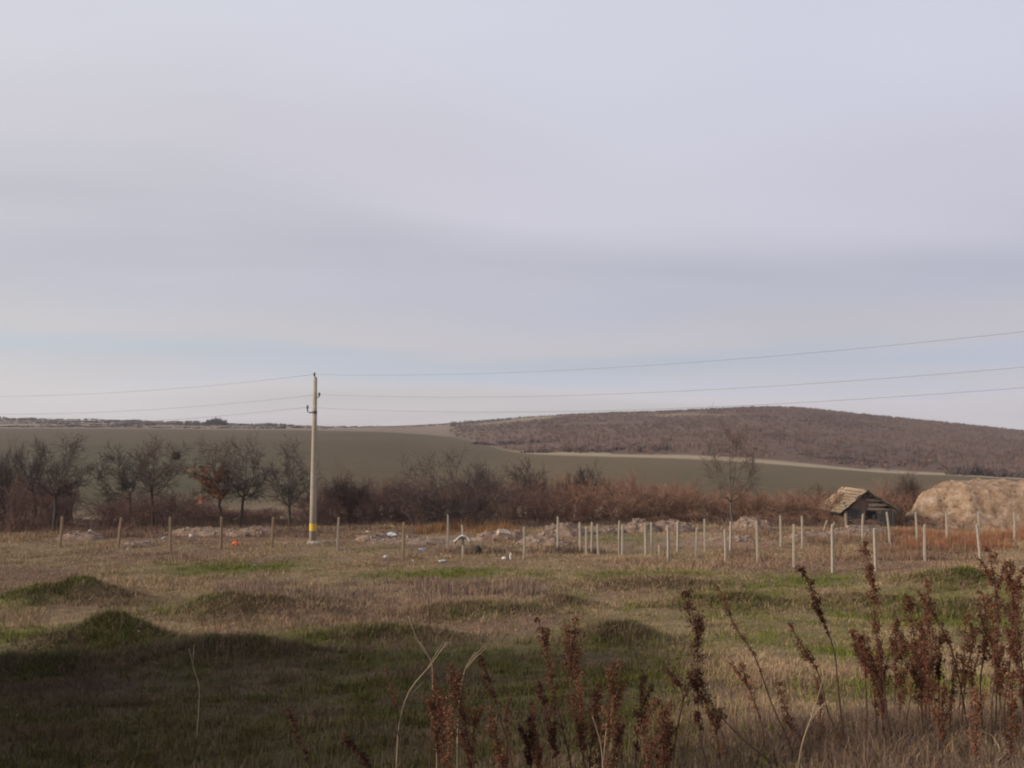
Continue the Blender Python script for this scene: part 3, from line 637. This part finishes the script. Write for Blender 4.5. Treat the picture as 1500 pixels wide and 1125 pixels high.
for a in [(545, 40, 60, .35, 'low rubble heap of soil and stones close to the utility pole'), (600, 39, 120, .3, 'wide flat spread of pale rubble around a wooden post'),
          (735, 40.5, 90, .55, 'pale pinkish rubble heap with a slab and white scraps'), (795, 38.5, 84, .48, 'brown soil heap with stones beside the meadow edge post'), (825, 42, 80, .6, 'pinkish rubble heap beneath a tall back row post'),
          (885, 43, 60, .4, 'small stony heap against the brown thicket'), (935, 43.5, 60, .62, 'light topped soil heap behind two pale posts'), (985, 44, 70, .6, 'twin topped rubble heap behind the back row posts'),
          (1075, 40, 80, .32, 'low dark and pale rubble strip by the lone tall tree'), (1100, 44.5, 70, .75, 'bare pale ledge of soil at the foot of the lone tree'), (1190, 41, 90, .35, 'tan soil heap in front of the ruined hut'), (1262, 43, 120, .42, 'broad stony heap at the front of the ruined hut'),
          (300, 43, 120, .4, 'brown rubble heap under the tree with rust leaves'), (120, 41, 70, .45, 'reddish soil heap with litter near the leaning post'), (200, 38, 60, .3, 'dark little heap of debris beside the leaning post'), (375, 42.5, 90, .42, 'brown debris heap next to the utility pole')]:
    heap(*a)
# long bare bank behind the posts
b = gpos(1560, 51); t = empty('earth_bank', b, R(-6), label='long bare tan bank of earth and straw beside the ruined hut', category='earth bank')
nx, ny = 210, 64
x, y = np.meshgrid(np.linspace(-9.3, 14, nx), np.linspace(-3.4, 2.6, ny), indexing='ij')
prof = ss(-3.2, .2, y + fbm(x / 1.5, y, 3) * 1.3) ** .8 * ss(2.6, 1.2, y) * (ss(-9.6, -6.2, x + fbm(y, x / 2, 4) * 2.5) ** .6) * ss(14, 10, x)
zt = at(1420, 706, 51).z - b.z
z = prof * (zt + fbm(x / 2.2, y / 2, 6) * .5) + fbm(x / .55, y / .4, 8, 5) * .5 * prof - .1
V = np.stack([x, y, z], -1).reshape(-1, 3); i, j = np.meshgrid(np.arange(nx - 1), np.arange(ny - 1), indexing='ij'); a = (i * ny + j).ravel()
m_bank = mat('bank_earth', (.20, .125, .075), (.33, .22, .14), 2.2, .97, .9, 7, c3=(.47, .37, .31))
obj('earth', mk_mesh('earth', V, np.stack([a, a + ny, a + ny + 1, a + 1], 1), smooth=True), m_bank, t)
obj('clods', chunks(V[V[:, 1] < .6], 420, .04, .15, .3), m_bank, t, kind='stuff')

def crumple(name, px, py, size, m, label, cat='litter', lift=.0, sq=.45, up=None):
    g = on_ground(px, py); nu, nv = 12, 7; vs = []; ph = rng.uniform(0, 9, 6)
    for i in range(nv):
        f = math.pi * i / (nv - 1)
        for k in range(nu):
            a = 2 * math.pi * k / nu; r = .42 * (1 + .28 * math.sin(3 * a + ph[0] + 2 * f) + .22 * math.sin(5 * a + ph[1] - 3 * f) + rng.normal(0, .2))
            vs.append((r * math.sin(f) * math.cos(a) * size[0] * .85, r * math.sin(f) * math.sin(a) * size[1] * .85, (.5 - .5 * math.cos(f) * (1 + .2 * rng.normal())) * size[2] * .75))
    fs = [(i * nu + k, (i + 1) * nu + k, (i + 1) * nu + (k + 1) % nu, i * nu + (k + 1) % nu) for i in range(nv - 1) for k in range(nu)]
    o = obj(name, MB().add(vs, fs).mesh(name), m, label=label, category=cat); o.location = (g.x, g.y, g.z + lift - .02); o.rotation_euler = (0, 0, rng.uniform(0, 3)); return o
m_white = mat('white_plastic', (.42, .41, .40), (.62, .61, .59), 9, .5, spec=.3); m_blue = mat('blue_plastic', (.22, .32, .42), (.34, .45, .55), 6, .5)
m_or = mat('orange_plastic', (.72, .12, .03), (.8, .2, .06), 7, .5); m_gry = mat('grey_sheet', (.30, .33, .34), (.44, .46, .46), 6, .7); m_blk = mat('black_rubber', (.015, .015, .017), (.03, .03, .03), 6, .8); m_pale = mat('pale_slab', (.30, .23, .175), (.42, .34, .27), 6, .95)
for a in [('plastic_bag', 103, 790, (.55, .35, .4), m_blue, 'pale blue plastic bag lying near the leaning post'), ('litter_scrap', 132, 783, (.3, .25, .35), m_white, 'white scrap of litter near the pale blue bag'),
          ('litter_bag', 344, 799, (.5, .35, .26), m_or, 'bright orange red bag dumped at the meadow edge'), ('litter_scrap', 373, 829, (.22, .16, .1), m_white, 'small white scrap alone on the green grass patch'),
          ('litter_scrap', 565, 818, (.35, .25, .2), m_white, 'white lump of litter at the foot of the rubble spread'), ('plastic_sheet', 618, 805, (.75, .45, .1), m_blue, 'flat blue plastic sheet on the rubble spread'),
          ('plastic_sheet', 575, 786, (.9, .5, .3), m_gry, 'grey crumpled sheet behind the rubble spread'), ('litter_scrap', 648, 823, (.6, .3, .14), m_white, 'flat white scrap beside the dark weeds'),
          ('litter_scrap', 738, 819, (.3, .2, .14), m_white, 'white scrap below the pale pinkish heap'), ('litter_scrap', 748, 819, (.14, .12, .36), m_white, 'upright white piece of litter below the pinkish heap'), ('litter_scrap', 605, 822, (.16, .12, .1), m_white, 'tiny white scrap in front of the rubble spread'),
          ('rubbish_sack', 700, 810, (.5, .4, .4), m_blk, 'black rubbish sack beside the pale pinkish heap'), ('litter_scrap', 540, 780, (.6, .3, .16), m_pale, 'pale lump of debris near the utility pole'), ('litter_scrap', 188, 806, (.2, .2, .14), m_gry, 'grey scrap on the dark little debris heap'),
          ('litter_scrap', 240, 790, (.4, .25, .18), m_gry, 'grey litter piece between two wooden posts'), ('litter_scrap', 280, 786, (.35, .2, .18), m_white, 'dull white litter under the rust leaved tree'), ('litter_scrap', 203, 927, (.06, .05, .05), m_white, 'tiny white scrap on a grassy meadow hump')]:
    crumple(*a)
g = on_ground(732, 800); mb = MB(); mb.box((0, 0, 0), (.62, .5, .09), None, .85, .05); o = obj('stone_slab', mb.mesh('stone_slab'), m_pale, label='pale flat slab lying on top of the pinkish rubble heap', category='slab'); o.location = (g.x + .15, g.y + 1.6, g.z + .44); o.rotation_euler = (.12, .1, .4)
# rag caught on a post: two drooping wings
g = on_ground(678, 816); zc = at(678, 786, g.y).z; mb = MB(); nu = 13; vs = []
for i in range(nu):
    s = (i / (nu - 1) - .5) * 2
    for k, dy in enumerate((-.09, -.03, .05)):
        vs.append((s * .36, -.10 + dy + .03 * math.sin(i * 1.7), .06 * math.cos(s * 3.0) - .14 * abs(s) ** 1.6 + .03 * k * math.sin(i * 2.1 + k) - .05 * k))
mb.add(vs, [(i * 3 + k, i * 3 + k + 1, (i + 1) * 3 + k + 1, (i + 1) * 3 + k) for i in range(nu - 1) for k in range(2)])
o = obj('plastic_rag', mb.mesh('plastic_rag', True), m_white, label='white plastic rag caught like wings across a concrete post', category='rag'); o.location = (g.x, g.y, zc)
md = o.modifiers.new('thick', 'SOLIDIFY'); md.thickness = .05

# ------------------------------------------------------------------ ruined hut
m_tile = mat('old_roof_tiles', (.20, .135, .085), (.34, .245, .155), 5, .95, .2, 30, c3=(.42, .32, .22)); m_dkw = mat('dark_old_boards', (.05, .045, .043), (.10, .09, .085), 7, .95, .2, 30)
m_bd = mat('pale_old_boards', (.20, .15, .11), (.33, .26, .19), 7, .95); m_mud = mat('mud_wall', (.16, .10, .075), (.24, .16, .12), 4, .97, .4, 12)
HYd = 49.0
g = gpos(1272, HYd); hut = empty('hut', (g.x, HYd, g.z - .05), R(4), label='small half collapsed hut with sagging tiled roof and dark front', category='hut')
xl = (at(1233, 750, HYd) - g).x; xr = (at(1312, 750, HYd) - g).x; zr = at(1268, 717, HYd).z - g.z; ze = at(1268, 747, HYd).z - g.z; xm = (at(1268, 720, HYd) - g).x; DP = 2.8
# walls
obj('front_wall', MB().box(((xl + xr) / 2 + .05, .10, ze / 2 - .05), (xr - xl - .35, .12, ze + .1)).mesh('front_wall'), m_mud, hut)
for k in range(9):
    w = (xr - xl - .4) / 9; hh = ze + rng.normal(.05, .06) + .1
    if k in (3, 4): hh *= .6
    if k == 6: hh *= .8
    obj('board', MB().box((xl + .22 + w * (k + .5), .015, hh / 2 - .05), (w - .02, .04, hh), None, 1, .008).mesh('board'), m_dkw, hut)
obj('side_wall', MB().box((xl + .2, DP / 2, ze / 2 - .05), (.14, DP - .1, ze + .06)).mesh('side_wall'), m_mud, hut); obj('side_wall', MB().box((xr - .2, DP / 2, ze / 2 - .05), (.14, DP - .1, ze + .06)).mesh('side_wall'), m_mud, hut)
obj('back_wall', MB().box(((xl + xr) / 2, DP - .05, ze / 2 + .1), (xr - xl - .4, .12, ze + .4)).mesh('back_wall'), m_mud, hut)
obj('opening_shade_panel', MB().box((.15, -.012, ze * .66), (.62, .03, .5), None, .8, .04).mesh('opening_shade_panel'), mat('hole_shade', (.006, .006, .006), (.012, .011, .011), 4), hut)  # solid near-black panel: the shade inside the opening is in its colour
obj('corner_post', MB().box((xl + .18, -.06, ze / 2 - .08), (.13, .13, ze + .1), None, .9, .01).mesh('corner_post'), m_bd, hut); obj('corner_post', MB().box((xr - .12, -.05, ze / 2 - .08), (.12, .12, ze + .1), None, .9, .01).mesh('corner_post'), m_dkw, hut)
obj('sill_beam', MB().box((-.15, -.15, .06), (1.5, .14, .12), None, 1, .01).mesh('sill_beam'), m_bd, hut)
# tiled slope: overlapping courses that sag
A0 = Vector((xl - .25, -.22, ze - .12)); A1 = Vector((xm, -.22, zr)); nC, nT = 9, 15
rf = obj('roof_slope', MB().box(((A0.x + A1.x) / 2, DP / 2, (A0.z + A1.z) / 2 - .07), ((A1 - A0).length, DP + .3, .05), Vector((A1 - A0)).to_track_quat('X', 'Z').to_matrix()).mesh('roof_slope'), m_dkw, hut)
tb = MB(); sl = (A1 - A0); sn = Vector((-sl.z, 0, sl.x)).normalized()
me_t = None
for c in range(nC):
    for k in range(nT):
        if rng.random() < .06: continue
        u = (c + .5) / nC; yy = -.22 + (DP + .35) * (k + .5) / nT; sag = -.07 * math.sin(math.pi * u) * math.sin(math.pi * (k + .5) / nT)
        p = A0 + sl * u + Vector((0, yy + .22, 0)) + sn * (.03 + sag + rng.normal(0, .008))
        if me_t is None:
            e = MB(); l = sl.length / nC * 1.25; w = (DP + .35) / nT * 1.02; prof_ = [(-w / 2, 0), (-w / 4, .035), (0, .045), (w / 4, .035), (w / 2, 0)]
            vs = [(sx_ * l / 2, q[0], q[1] + zz_ - .02 * sx_) for zz_ in (0, -.018) for sx_ in (-1, 1) for q in prof_]
            fs = [(k2, k2 + 1, 6 + k2, 5 + k2) for k2 in range(4)] + [(10 + 5 + k2, 16 + k2, 11 + k2, 10 + k2) for k2 in range(4)] + [(k2, 10 + k2, 11 + k2, k2 + 1) for k2 in range(4)]
            me_t = e.add(vs, fs).mesh('roof_tile')
        o = obj('roof_tile', me_t, m_tile, rf); o.location = p; o.rotation_euler = (rng.normal(0, .03), -math.atan2(sl.z, sl.x) + rng.normal(0, .03), rng.normal(0, .04))
# broken far slope: rafters and a few remaining boards
B0 = Vector((xm, 0, zr)); B1 = Vector((xr + .15, 0, ze + .02)); rl = B1 - B0
for k in range(4):
    yy = -.15 + k * (DP + .1) / 3; obj('rafter', MB().tube([B0 + Vector((0, yy, -.03)), B0.lerp(B1, .5) + Vector((0, yy, -.06)), B1 + Vector((.0, yy, -.03))], .055, 6).mesh('rafter'), m_dkw, hut)
for k, (u, y0, y1) in enumerate([(.12, -.1, 2.4), (.26, .4, 2.8), (.42, -.3, 2.9), (.56, -.2, 2.0), (.70, -.35, 2.9), (.84, -.3, 2.9), (.95, -.25, 2.7)]):
    p = B0.lerp(B1, u); obj('roof_board', MB().box((p.x, (y0 + y1) / 2, p.z + .05), (.24, y1 - y0, .035), Vector(rl).to_track_quat('X', 'Z').to_matrix(), 1, .012).mesh('roof_board'), m_bd, hut)
for k, (f, x0, x1, tl_) in enumerate([(.06, xm + .1, xr + .02, .05), (.27, xm + .15, xr - .4, -.04), (.50, xm + .0, xr - .75, .07), (.68, xm - .15, xm + .5, -.03)]):
    zc = ze + (zr - ze) * f; obj('gable_board', MB().box(((x0 + x1) / 2, .03, zc), (x1 - x0, .035, .11), __import__('mathutils').Matrix.Rotation(tl_, 3, 'Y'), 1, .015).mesh('gable_board'), m_bd if k != 3 else m_dkw, hut)
obj('gable_wall', MB().add([(xl + .35, .12, ze - .02), (xr - .25, .12, ze - .02), (xm + .02, .12, zr - .2), (xl + .35, .2, ze - .02), (xr - .25, .2, ze - .02), (xm + .02, .2, zr - .2)], [(0, 1, 2), (5, 4, 3), (0, 3, 4, 1), (1, 4, 5, 2), (2, 5, 3, 0)]).mesh('gable_wall'), m_mud, hut)
obj('ridge_beam', MB().tube([(xm, -.35, zr + .0), (xm, DP * .5, zr - .08), (xm + .02, DP + .2, zr)], .07, 6).mesh('ridge_beam'), m_dkw, hut)
# leaning broken poles beside it
for px, y, top, dx, lb in [(1212, 43.5, 762, .5, 'leaning broken pole propped beside the hut corner'), (1222, 44.5, 764, .15, 'short upright broken pole beside the hut corner'), (1238, 45.5, 752, -.12, 'stub of a pale pole standing before the hut')]:
    b = gpos(px - dx * 14, y); tp = at(px, top, y); obj('broken_pole', MB().tube([b - Vector((0, 0, .1)), b.lerp(tp, .5), tp], [.06, .055, .045], 7).mesh('broken_pole'), m_bd, label=lb, category='pole')

# ------------------------------------------------------------------ russet and brown weed belts
def belt(name, label, px0, px1, y0, y1, n, h0, h1, c0, c1, nb=14, cond=None):
    y = rng.uniform(y0, y1, n); x = ray(0, 760)[0] * 0 + (rng.uniform(px0, px1, n) - 750) / F * y * 1.0
    k = rng.random((n, 1)); c = np.array(c0) * (1 - k) + np.array(c1) * k; pn = ss(-.12, .12, fbm(x / 1.8, y / 1.2, 120)); m = rng.random(n) < (.25 + .75 * pn)
    x, y, c, pn = x[m], y[m], c[m], pn[m]
    return grass(name, label, x, y, h0 + (h1 - h0) * rng.random(len(x)) * pn, np.full(len(x), .022), c, np.full(len(x), .28), nb, .28)
belt('russet_weeds', 'russet dry weeds between the concrete posts and the earth bank', 1305, 1720, 36, 44, 1100, .35, .85, (.22, .095, .05), (.30, .14, .075))
belt('brown_weeds', 'brown dry weeds around the hut and back row of posts', 1060, 1420, 33.5, 46, 1500, .2, .5, (.17, .105, .07), (.25, .16, .10))
belt('orange_weeds', 'orange brown dry weeds at the foot of the dark wide tree', 615, 760, 42, 45, 260, .3, .9, (.24, .12, .05), (.30, .17, .08))
belt('brown_weeds', 'brown dry weeds among the rubble under the bare trees', -60, 620, 41, 48, 1300, .2, .6, (.14, .085, .065), (.21, .14, .10))
belt('brown_weeds', 'low brown weeds along the foot of the thicket', -150, 1250, 46, 54, 3200, .25, .6, (.12, .08, .062), (.19, .125, .09))
belt('dark_weeds', 'dark brown weed patches at the meadow edge', 640, 880, 35.5, 37.5, 260, .15, .4, (.08, .055, .045), (.14, .095, .07))
belt('brown_weeds', 'mauve brown tall dead weeds in the middle of the meadow', 330, 800, 24, 28.5, 1500, .15, .42, (.21, .14, .105), (.30, .21, .155), 12)

# ------------------------------------------------------------------ dead weed stalks on the bank
m_stem = mat('dead_stem', (.06, .036, .028), (.115, .07, .05), 14, .9); m_pst = mat('pale_dead_stem', (.22, .16, .11), (.33, .26, .18), 14, .9)
m_seed = mat('rust_seed_heads', (.06, .025, .015), (.115, .048, .027), 20, .9, c3=(.18, .085, .05)); m_seed2 = mat('dark_seed_heads', (.042, .019, .012), (.085, .036, .021), 20, .9); m_seed3 = mat('orange_seed_heads', (.13, .055, .03), (.20, .092, .052), 20, .9)
def poly_at(P, t):
    n = len(P) - 1; k = min(int(t * n), n - 1); return P[k].lerp(P[k + 1], t * n - k)
def flakes(cents, size):
    c = np.asarray(cents); M = len(c); a1 = rng.normal(0, 1, (M, 3)); a1 /= np.linalg.norm(a1, axis=1, keepdims=True); a2 = np.cross(a1, rng.normal(0, 1, (M, 3))); a2 /= np.linalg.norm(a2, axis=1, keepdims=True); a3 = np.cross(a1, a2)
    s = size * rng.uniform(.6, 1.4, (M, 1)); V = np.stack([c - a1 * s, c + a2 * s * .65 + a3 * s * .3, c + a1 * s, c - a2 * s * .65 + a3 * s * .3], 1).reshape(-1, 3); b_ = np.arange(M)[:, None] * 4
    return V, np.concatenate([b_ + np.array(f) for f in ((0, 1, 2), (0, 2, 3))])
def stalk(pxs, y, label, seed=1.0, seedlen=.5, group='dried weed stalks on the bank', stem=None, sm_=None, thick=.0065, width=.03, branches=0, name='dried_dock', size=.0075):
    P = [at(px, py, y + .06 * k) for k, (px, py) in enumerate(pxs)]; g = P[-1]; zb = hz(g.x, g.y)
    if g.z > zb + .05: P.append(Vector((g.x + rng.normal(0, .04), g.y, zb - .03)))
    P = smooth_path(P); base = P[-1].copy(); root = empty(name, base, 0, label=label, category='weed', group=group); P = [p - base for p in P]
    n = len(P); mb = MB(); mb.tube(P[::-1], [thick * (1 - .6 * i / (n - 1)) for i in range(n)], 5)
    br = []
    for _ in range(branches):
        t = rng.uniform(.15, .6); p = poly_at(P, t); d = (poly_at(P, max(t - .12, 0)) - p).normalized(); a = rng.uniform(0, 2 * math.pi)
        e = p + (d * 1.0 + Vector((math.cos(a), math.sin(a), .1)) * .36).normalized() * rng.uniform(.10, .26); mb.tube([p, p.lerp(e, .5) + Vector((0, 0, .01)), e], [thick * .6, thick * .5, thick * .3], 4); br.append((p, e))
    obj('stem', mb.mesh('stem', True), stem or m_stem, root)
    if seed > 0:
        cs_ = []; Ltot = sum((P[i + 1] - P[i]).length for i in range(n - 1)); nw = int(seedlen * Ltot / .028)
        for k in range(nw):
            t = seedlen * (k + rng.random()) / nw; p = poly_at(P, t); prof2 = math.sin(math.pi * min(1, (t / seedlen) * .85 + .12)) ** .7
            if rng.random() < .2: continue
            c = p + Vector(rng.normal(0, width * .3, 3)); q = int(rng.uniform(26, 52) * seed)
            cs_ += [c + Vector(rng.normal(0, width * .42 * prof2 * .92 + .003, 3)) for _ in range(q)]
        for p, e in br:
            for k in range(7):
                c = p.lerp(e, .25 + .75 * k / 6); cs_ += [c + Vector(rng.normal(0, width * .26, 3)) for _ in range(int(20 * seed))]
        V, f = flakes([tuple(c) for c in cs_], size); obj('seed_head', mk_mesh('seed_head', V, f), sm_ or m_seed, root, kind='stuff')
    return root
LBS = {m_seed: 'dried dock stalk with rust brown seed heads on the near bank', m_seed2: 'dried dock stalk with very dark brown seed heads on the near bank', m_seed3: 'dried dock stalk with lighter orange brown seed heads on the near bank'}
for pxs, y, sd, sl_, w, br, mm in [
    ([(1006, 866), (1020, 930), (1022, 1000), (1024, 1060), (1036, 1130)], 5.0, 1.5, .62, .05, 3, m_seed2), ([(1020, 985), (1045, 1035), (1090, 1085), (1130, 1120)], 5.1, 1.0, .35, .035, 0, m_seed2),
    ([(1052, 858), (1075, 915), (1105, 960), (1130, 1030), (1160, 1100)], 5.2, .35, .5, .02, 1, m_seed), ([(1172, 830), (1192, 870), (1205, 905), (1222, 955), (1228, 1010), (1240, 1120)], 5.3, .9, .5, .028, 1, m_seed2),
    ([(1157, 915), (1180, 955), (1200, 990), (1215, 1050), (1245, 1110)], 5.1, .8, .45, .028, 0, m_seed), ([(1263, 788), (1277, 850), (1282, 920), (1292, 980), (1300, 1050), (1312, 1120)], 5.2, 1.2, .62, .036, 2, m_seed),
    ([(1245, 922), (1260, 960), (1285, 995), (1300, 1060)], 5.4, 1.0, .5, .03, 1, m_seed), ([(1330, 870), (1338, 930), (1348, 990), (1352, 1080)], 5.5, 1.3, .6, .045, 3, m_seed),
    ([(1357, 853), (1368, 900), (1395, 955), (1415, 1050)], 5.6, .8, .5, .03, 1, m_seed), ([(1448, 806), (1458, 860), (1462, 930), (1452, 1050)], 5.2, 1.0, .6, .036, 3, m_seed),
    ([(1478, 826), (1484, 880), (1480, 960), (1470, 1060)], 5.5, 1.1, .6, .04, 3, m_seed), ([(1440, 868), (1445, 930), (1436, 1000), (1440, 1080)], 5.7, 1.1, .55, .04, 2, m_seed), ([(1495, 850), (1490, 930), (1498, 1040)], 5.4, 1.2, .6, .045, 3, m_seed),
    ([(1415, 900), (1412, 960), (1405, 1040)], 6.0, .9, .5, .035, 1, m_seed), ([(1085, 970), (1098, 1010), (1118, 1075)], 5.3, .8, .6, .028, 1, m_seed3), ([(1140, 1000), (1152, 1040), (1175, 1090)], 5.2, .7, .6, .03, 1, m_seed),
    ([(788, 905), (800, 950), (808, 1000), (830, 1090), (840, 1140)], 5.3, .8, .6, .03, 1, m_seed), ([(827, 918), (836, 960), (838, 1020), (850, 1090), (860, 1140)], 5.3, 1.3, .65, .055, 5, m_seed), ([(905, 972), (898, 1020), (906, 1080), (915, 1140)], 5.2, 1.2, .6, .045, 3, m_seed),
    ([(966, 962), (985, 990), (1000, 1020), (990, 1080)], 5.0, .9, .4, .04, 1, m_seed2), ([(975, 1035), (968, 1070), (975, 1130)], 5.1, 1.0, .6, .04, 1, m_seed), ([(703, 962), (716, 1000), (732, 1050), (752, 1130)], 5.1, .9, .42, .026, 0, m_seed2),
    ([(668, 985), (676, 1030), (685, 1080), (695, 1140)], 5.2, 1.2, .65, .045, 3, m_seed), ([(640, 1005), (645, 1060), (652, 1130)], 5.4, .8, .6, .04, 2, m_seed), ([(424, 1042), (436, 1070), (448, 1110), (455, 1140)], 5.0, .6, .5, .025, 0, m_seed2),
    ([(508, 1082), (530, 1110), (545, 1140)], 4.9, 1.1, .6, .03, 0, m_seed2), ([(575, 1000), (580, 1050), (588, 1130)], 5.6, .3, .3, .02, 1, m_seed), ([(720, 1060), (730, 1100), (738, 1140)], 5.0, .9, .6, .04, 2, m_seed), ([(870, 1010), (876, 1060), (880, 1140)], 5.5, 1.0, .6, .05, 3, m_seed), ([(940, 1060), (946, 1100), (950, 1140)], 4.9, 1.1, .6, .05, 2, m_seed)]:
    stalk(pxs, y, 'tallest dried dock stalk, its rust brown head reaching above the fence posts' if pxs[0][1] == 788 else LBS[mm], sd, sl_, sm_=mm, width=w, branches=br)
for px, y, top in [(1270, 5.9, 930), (1310, 6.2, 905), (1325, 5.8, 940), (1375, 6.1, 930), (1390, 5.7, 960), (1465, 6.1, 900), (1425, 6.4, 940), (1345, 6.4, 920), (1500, 6.0, 880), (1530, 5.6, 870), (1560, 5.8, 850), (1590, 5.4, 880), (855, 5.7, 960), (815, 5.0, 1000), (890, 5.0, 1040), (780, 5.4, 1050), (930, 5.5, 1000), (690, 5.5, 1040), (1060, 5.5, 1040), (1200, 5.6, 1020), (1380, 5.2, 1010), (1480, 5.0, 980), (1430, 5.0, 1020)] + [(float(rng.uniform(1235, 1530)), float(rng.uniform(5.2, 6.6)), float(rng.uniform(880, 1010))) for _ in range(13)] + [(float(rng.uniform(640, 1000)), float(rng.uniform(4.9, 5.6)), float(rng.uniform(1000, 1080))) for _ in range(8)]:
    dx = rng.normal(0, 12); mm = [m_seed, m_seed, m_seed2, m_seed3][rng.integers(4)]
    stalk([(px + dx, top), (px + dx * .4, top + 60), (px, top + 130)], y, LBS[mm], rng.uniform(.7, 1.3), rng.uniform(.5, .75), sm_=mm, width=rng.uniform(.024, .042), branches=int(rng.integers(1, 5)))
for pxs, y, lb in [([(1207, 990), (1192, 1040), (1175, 1090), (1168, 1135)], 5.0, 'bare pale stem leaning across the dock stalks'), ([(598, 902), (615, 945), (632, 970), (634, 1010), (640, 1120)], 5.4, 'thin pale stem with a reddish tip on the bank'), ([(628, 873), (630, 930), (632, 1000), (630, 1120)], 5.5, 'thin dark upright stem beside the reddish tipped stem'),
                   ([(655, 940), (630, 975), (600, 1012), (585, 1060), (580, 1130)], 5.5, 'arching pale forked stem on the bank'), ([(697, 955), (680, 985), (672, 1040), (670, 1130)], 5.3, 'short pale stem hooked over near the forked stem'), ([(868, 1050), (880, 1090), (885, 1140)], 4.9, 'pale bent stem in front of the dense dock clump'), ([(277, 950), (284, 980), (292, 1012)], 9.5, 'lone pale stem standing on the grassy hump')]:
    P = stalk(pxs, y, lb, 0, stem=m_stem if 'dark' in lb else m_pst, thick=.006, branches=3 if 'forked' in lb else 1, group=None, name='dead_stem')
# tangle of dead grass and twigs around their feet
n = 2600; y = rng.uniform(4.3, 7.6, n); x = y * rng.uniform(-.12, .78, n); m = rng.random(n) < np.clip(.1 + ss(.05, .45, x / y) * 1.0, 0, 1); x, y = x[m], y[m]; k = rng.random((len(x), 1))
grass('dead_grass', 'tangled reddish dead grass at the feet of the dock stalks', x, y, rng.uniform(.08, .30, len(x)), np.full(len(x), .0045), np.array([.10, .06, .045]) * (1 - k) + np.array([.21, .145, .10]) * k, np.full(len(x), .14), 16, .9)

# ------------------------------------------------------------------ the house on the bank whose shadow falls over the low ground
m_wall = mat('house_render', (.42, .38, .32), (.52, .48, .41), 2, .95); m_rt = mat('house_tiles', (.22, .09, .055), (.32, .14, .085), 4, .9); m_gl = mat('house_glass', (.04, .05, .06), (.06, .07, .08), 2, .15, spec=.6); m_door = mat('house_door', (.16, .09, .05), (.22, .13, .07), 5, .7)
RA, RB = Vector((-25.5, 11.5, 0)), Vector((-18.6, 1.0, 0)); ax = (RB - RA); LnH = ax.length; rz = math.atan2(ax.y, ax.x); ctr = (RA + RB) / 2
zb, zev, zrg = .3, 6.0, 8.3; W = 6.4
house = empty('house', (ctr.x, ctr.y, zb), rz, label='plain rendered house with red tiled gable roof on the bank', category='house')
hl = LnH / 2; e_, r_ = zev - zb, zrg - zb
obj('wall', MB().add([(-hl, -W / 2, 0), (hl, -W / 2, 0), (hl, W / 2, 0), (-hl, W / 2, 0), (-hl, -W / 2, e_), (hl, -W / 2, e_), (hl, W / 2, e_), (-hl, W / 2, e_), (-hl, 0, r_ - .08), (hl, 0, r_ - .08)], [(0, 1, 5, 4), (2, 3, 7, 6), (1, 2, 6, 9, 5), (3, 0, 4, 8, 7), (3, 2, 1, 0), (4, 5, 9, 8), (6, 7, 8, 9)]).mesh('wall'), m_wall, house)
for s in (-1, 1):
    v = [(-hl - .4, 0, r_), (hl + .4, 0, r_), (hl + .4, s * (W / 2 + .45), e_ - .25), (-hl - .4, s * (W / 2 + .45), e_ - .25)]; v += [(a, b_, c + .12) for a, b_, c in v]
    obj('roof', MB().add(v, [(0, 1, 2, 3), (7, 6, 5, 4), (0, 4, 5, 1), (1, 5, 6, 2), (2, 6, 7, 3), (3, 7, 4, 0)]).mesh('roof'), m_rt, house)
    for x0 in (-3.4, 0.4, 3.6):
        wd = obj('window', MB().box((x0, s * (W / 2 + .03), e_ - 1.5), (1.2, .08, 1.3)).mesh('window'), m_wall, house); obj('pane', MB().box((x0, s * (W / 2 + .075), e_ - 1.5), (1.05, .03, 1.15)).mesh('pane'), m_gl, wd)
obj('door', MB().box((1.9, W / 2 + .04, 2.9), (.95, .09, 2.0)).mesh('door'), m_door, house)

# ------------------------------------------------------------------ thin haze in the air
mh = bpy.data.materials.new('haze'); mh.use_nodes = True; t = mh.node_tree; t.nodes.clear(); om = N(t, 'ShaderNodeOutputMaterial'); pv = N(t, 'ShaderNodeVolumePrincipled')
pv.inputs['Color'].default_value = (.86, .87, .93, 1); pv.inputs['Density'].default_value = .00022; t.links.new(pv.outputs[0], om.inputs['Volume'])
zlo = float(gz.min()) - 1.0; zhi = float(max(gz.max() + 12, 40))
obj('haze', MB().box((0, 0, (zlo + zhi) / 2), (6500, 6500, zhi - zlo)).mesh('haze'), mh, kind='stuff', label='thin pale haze in the air over the fields')
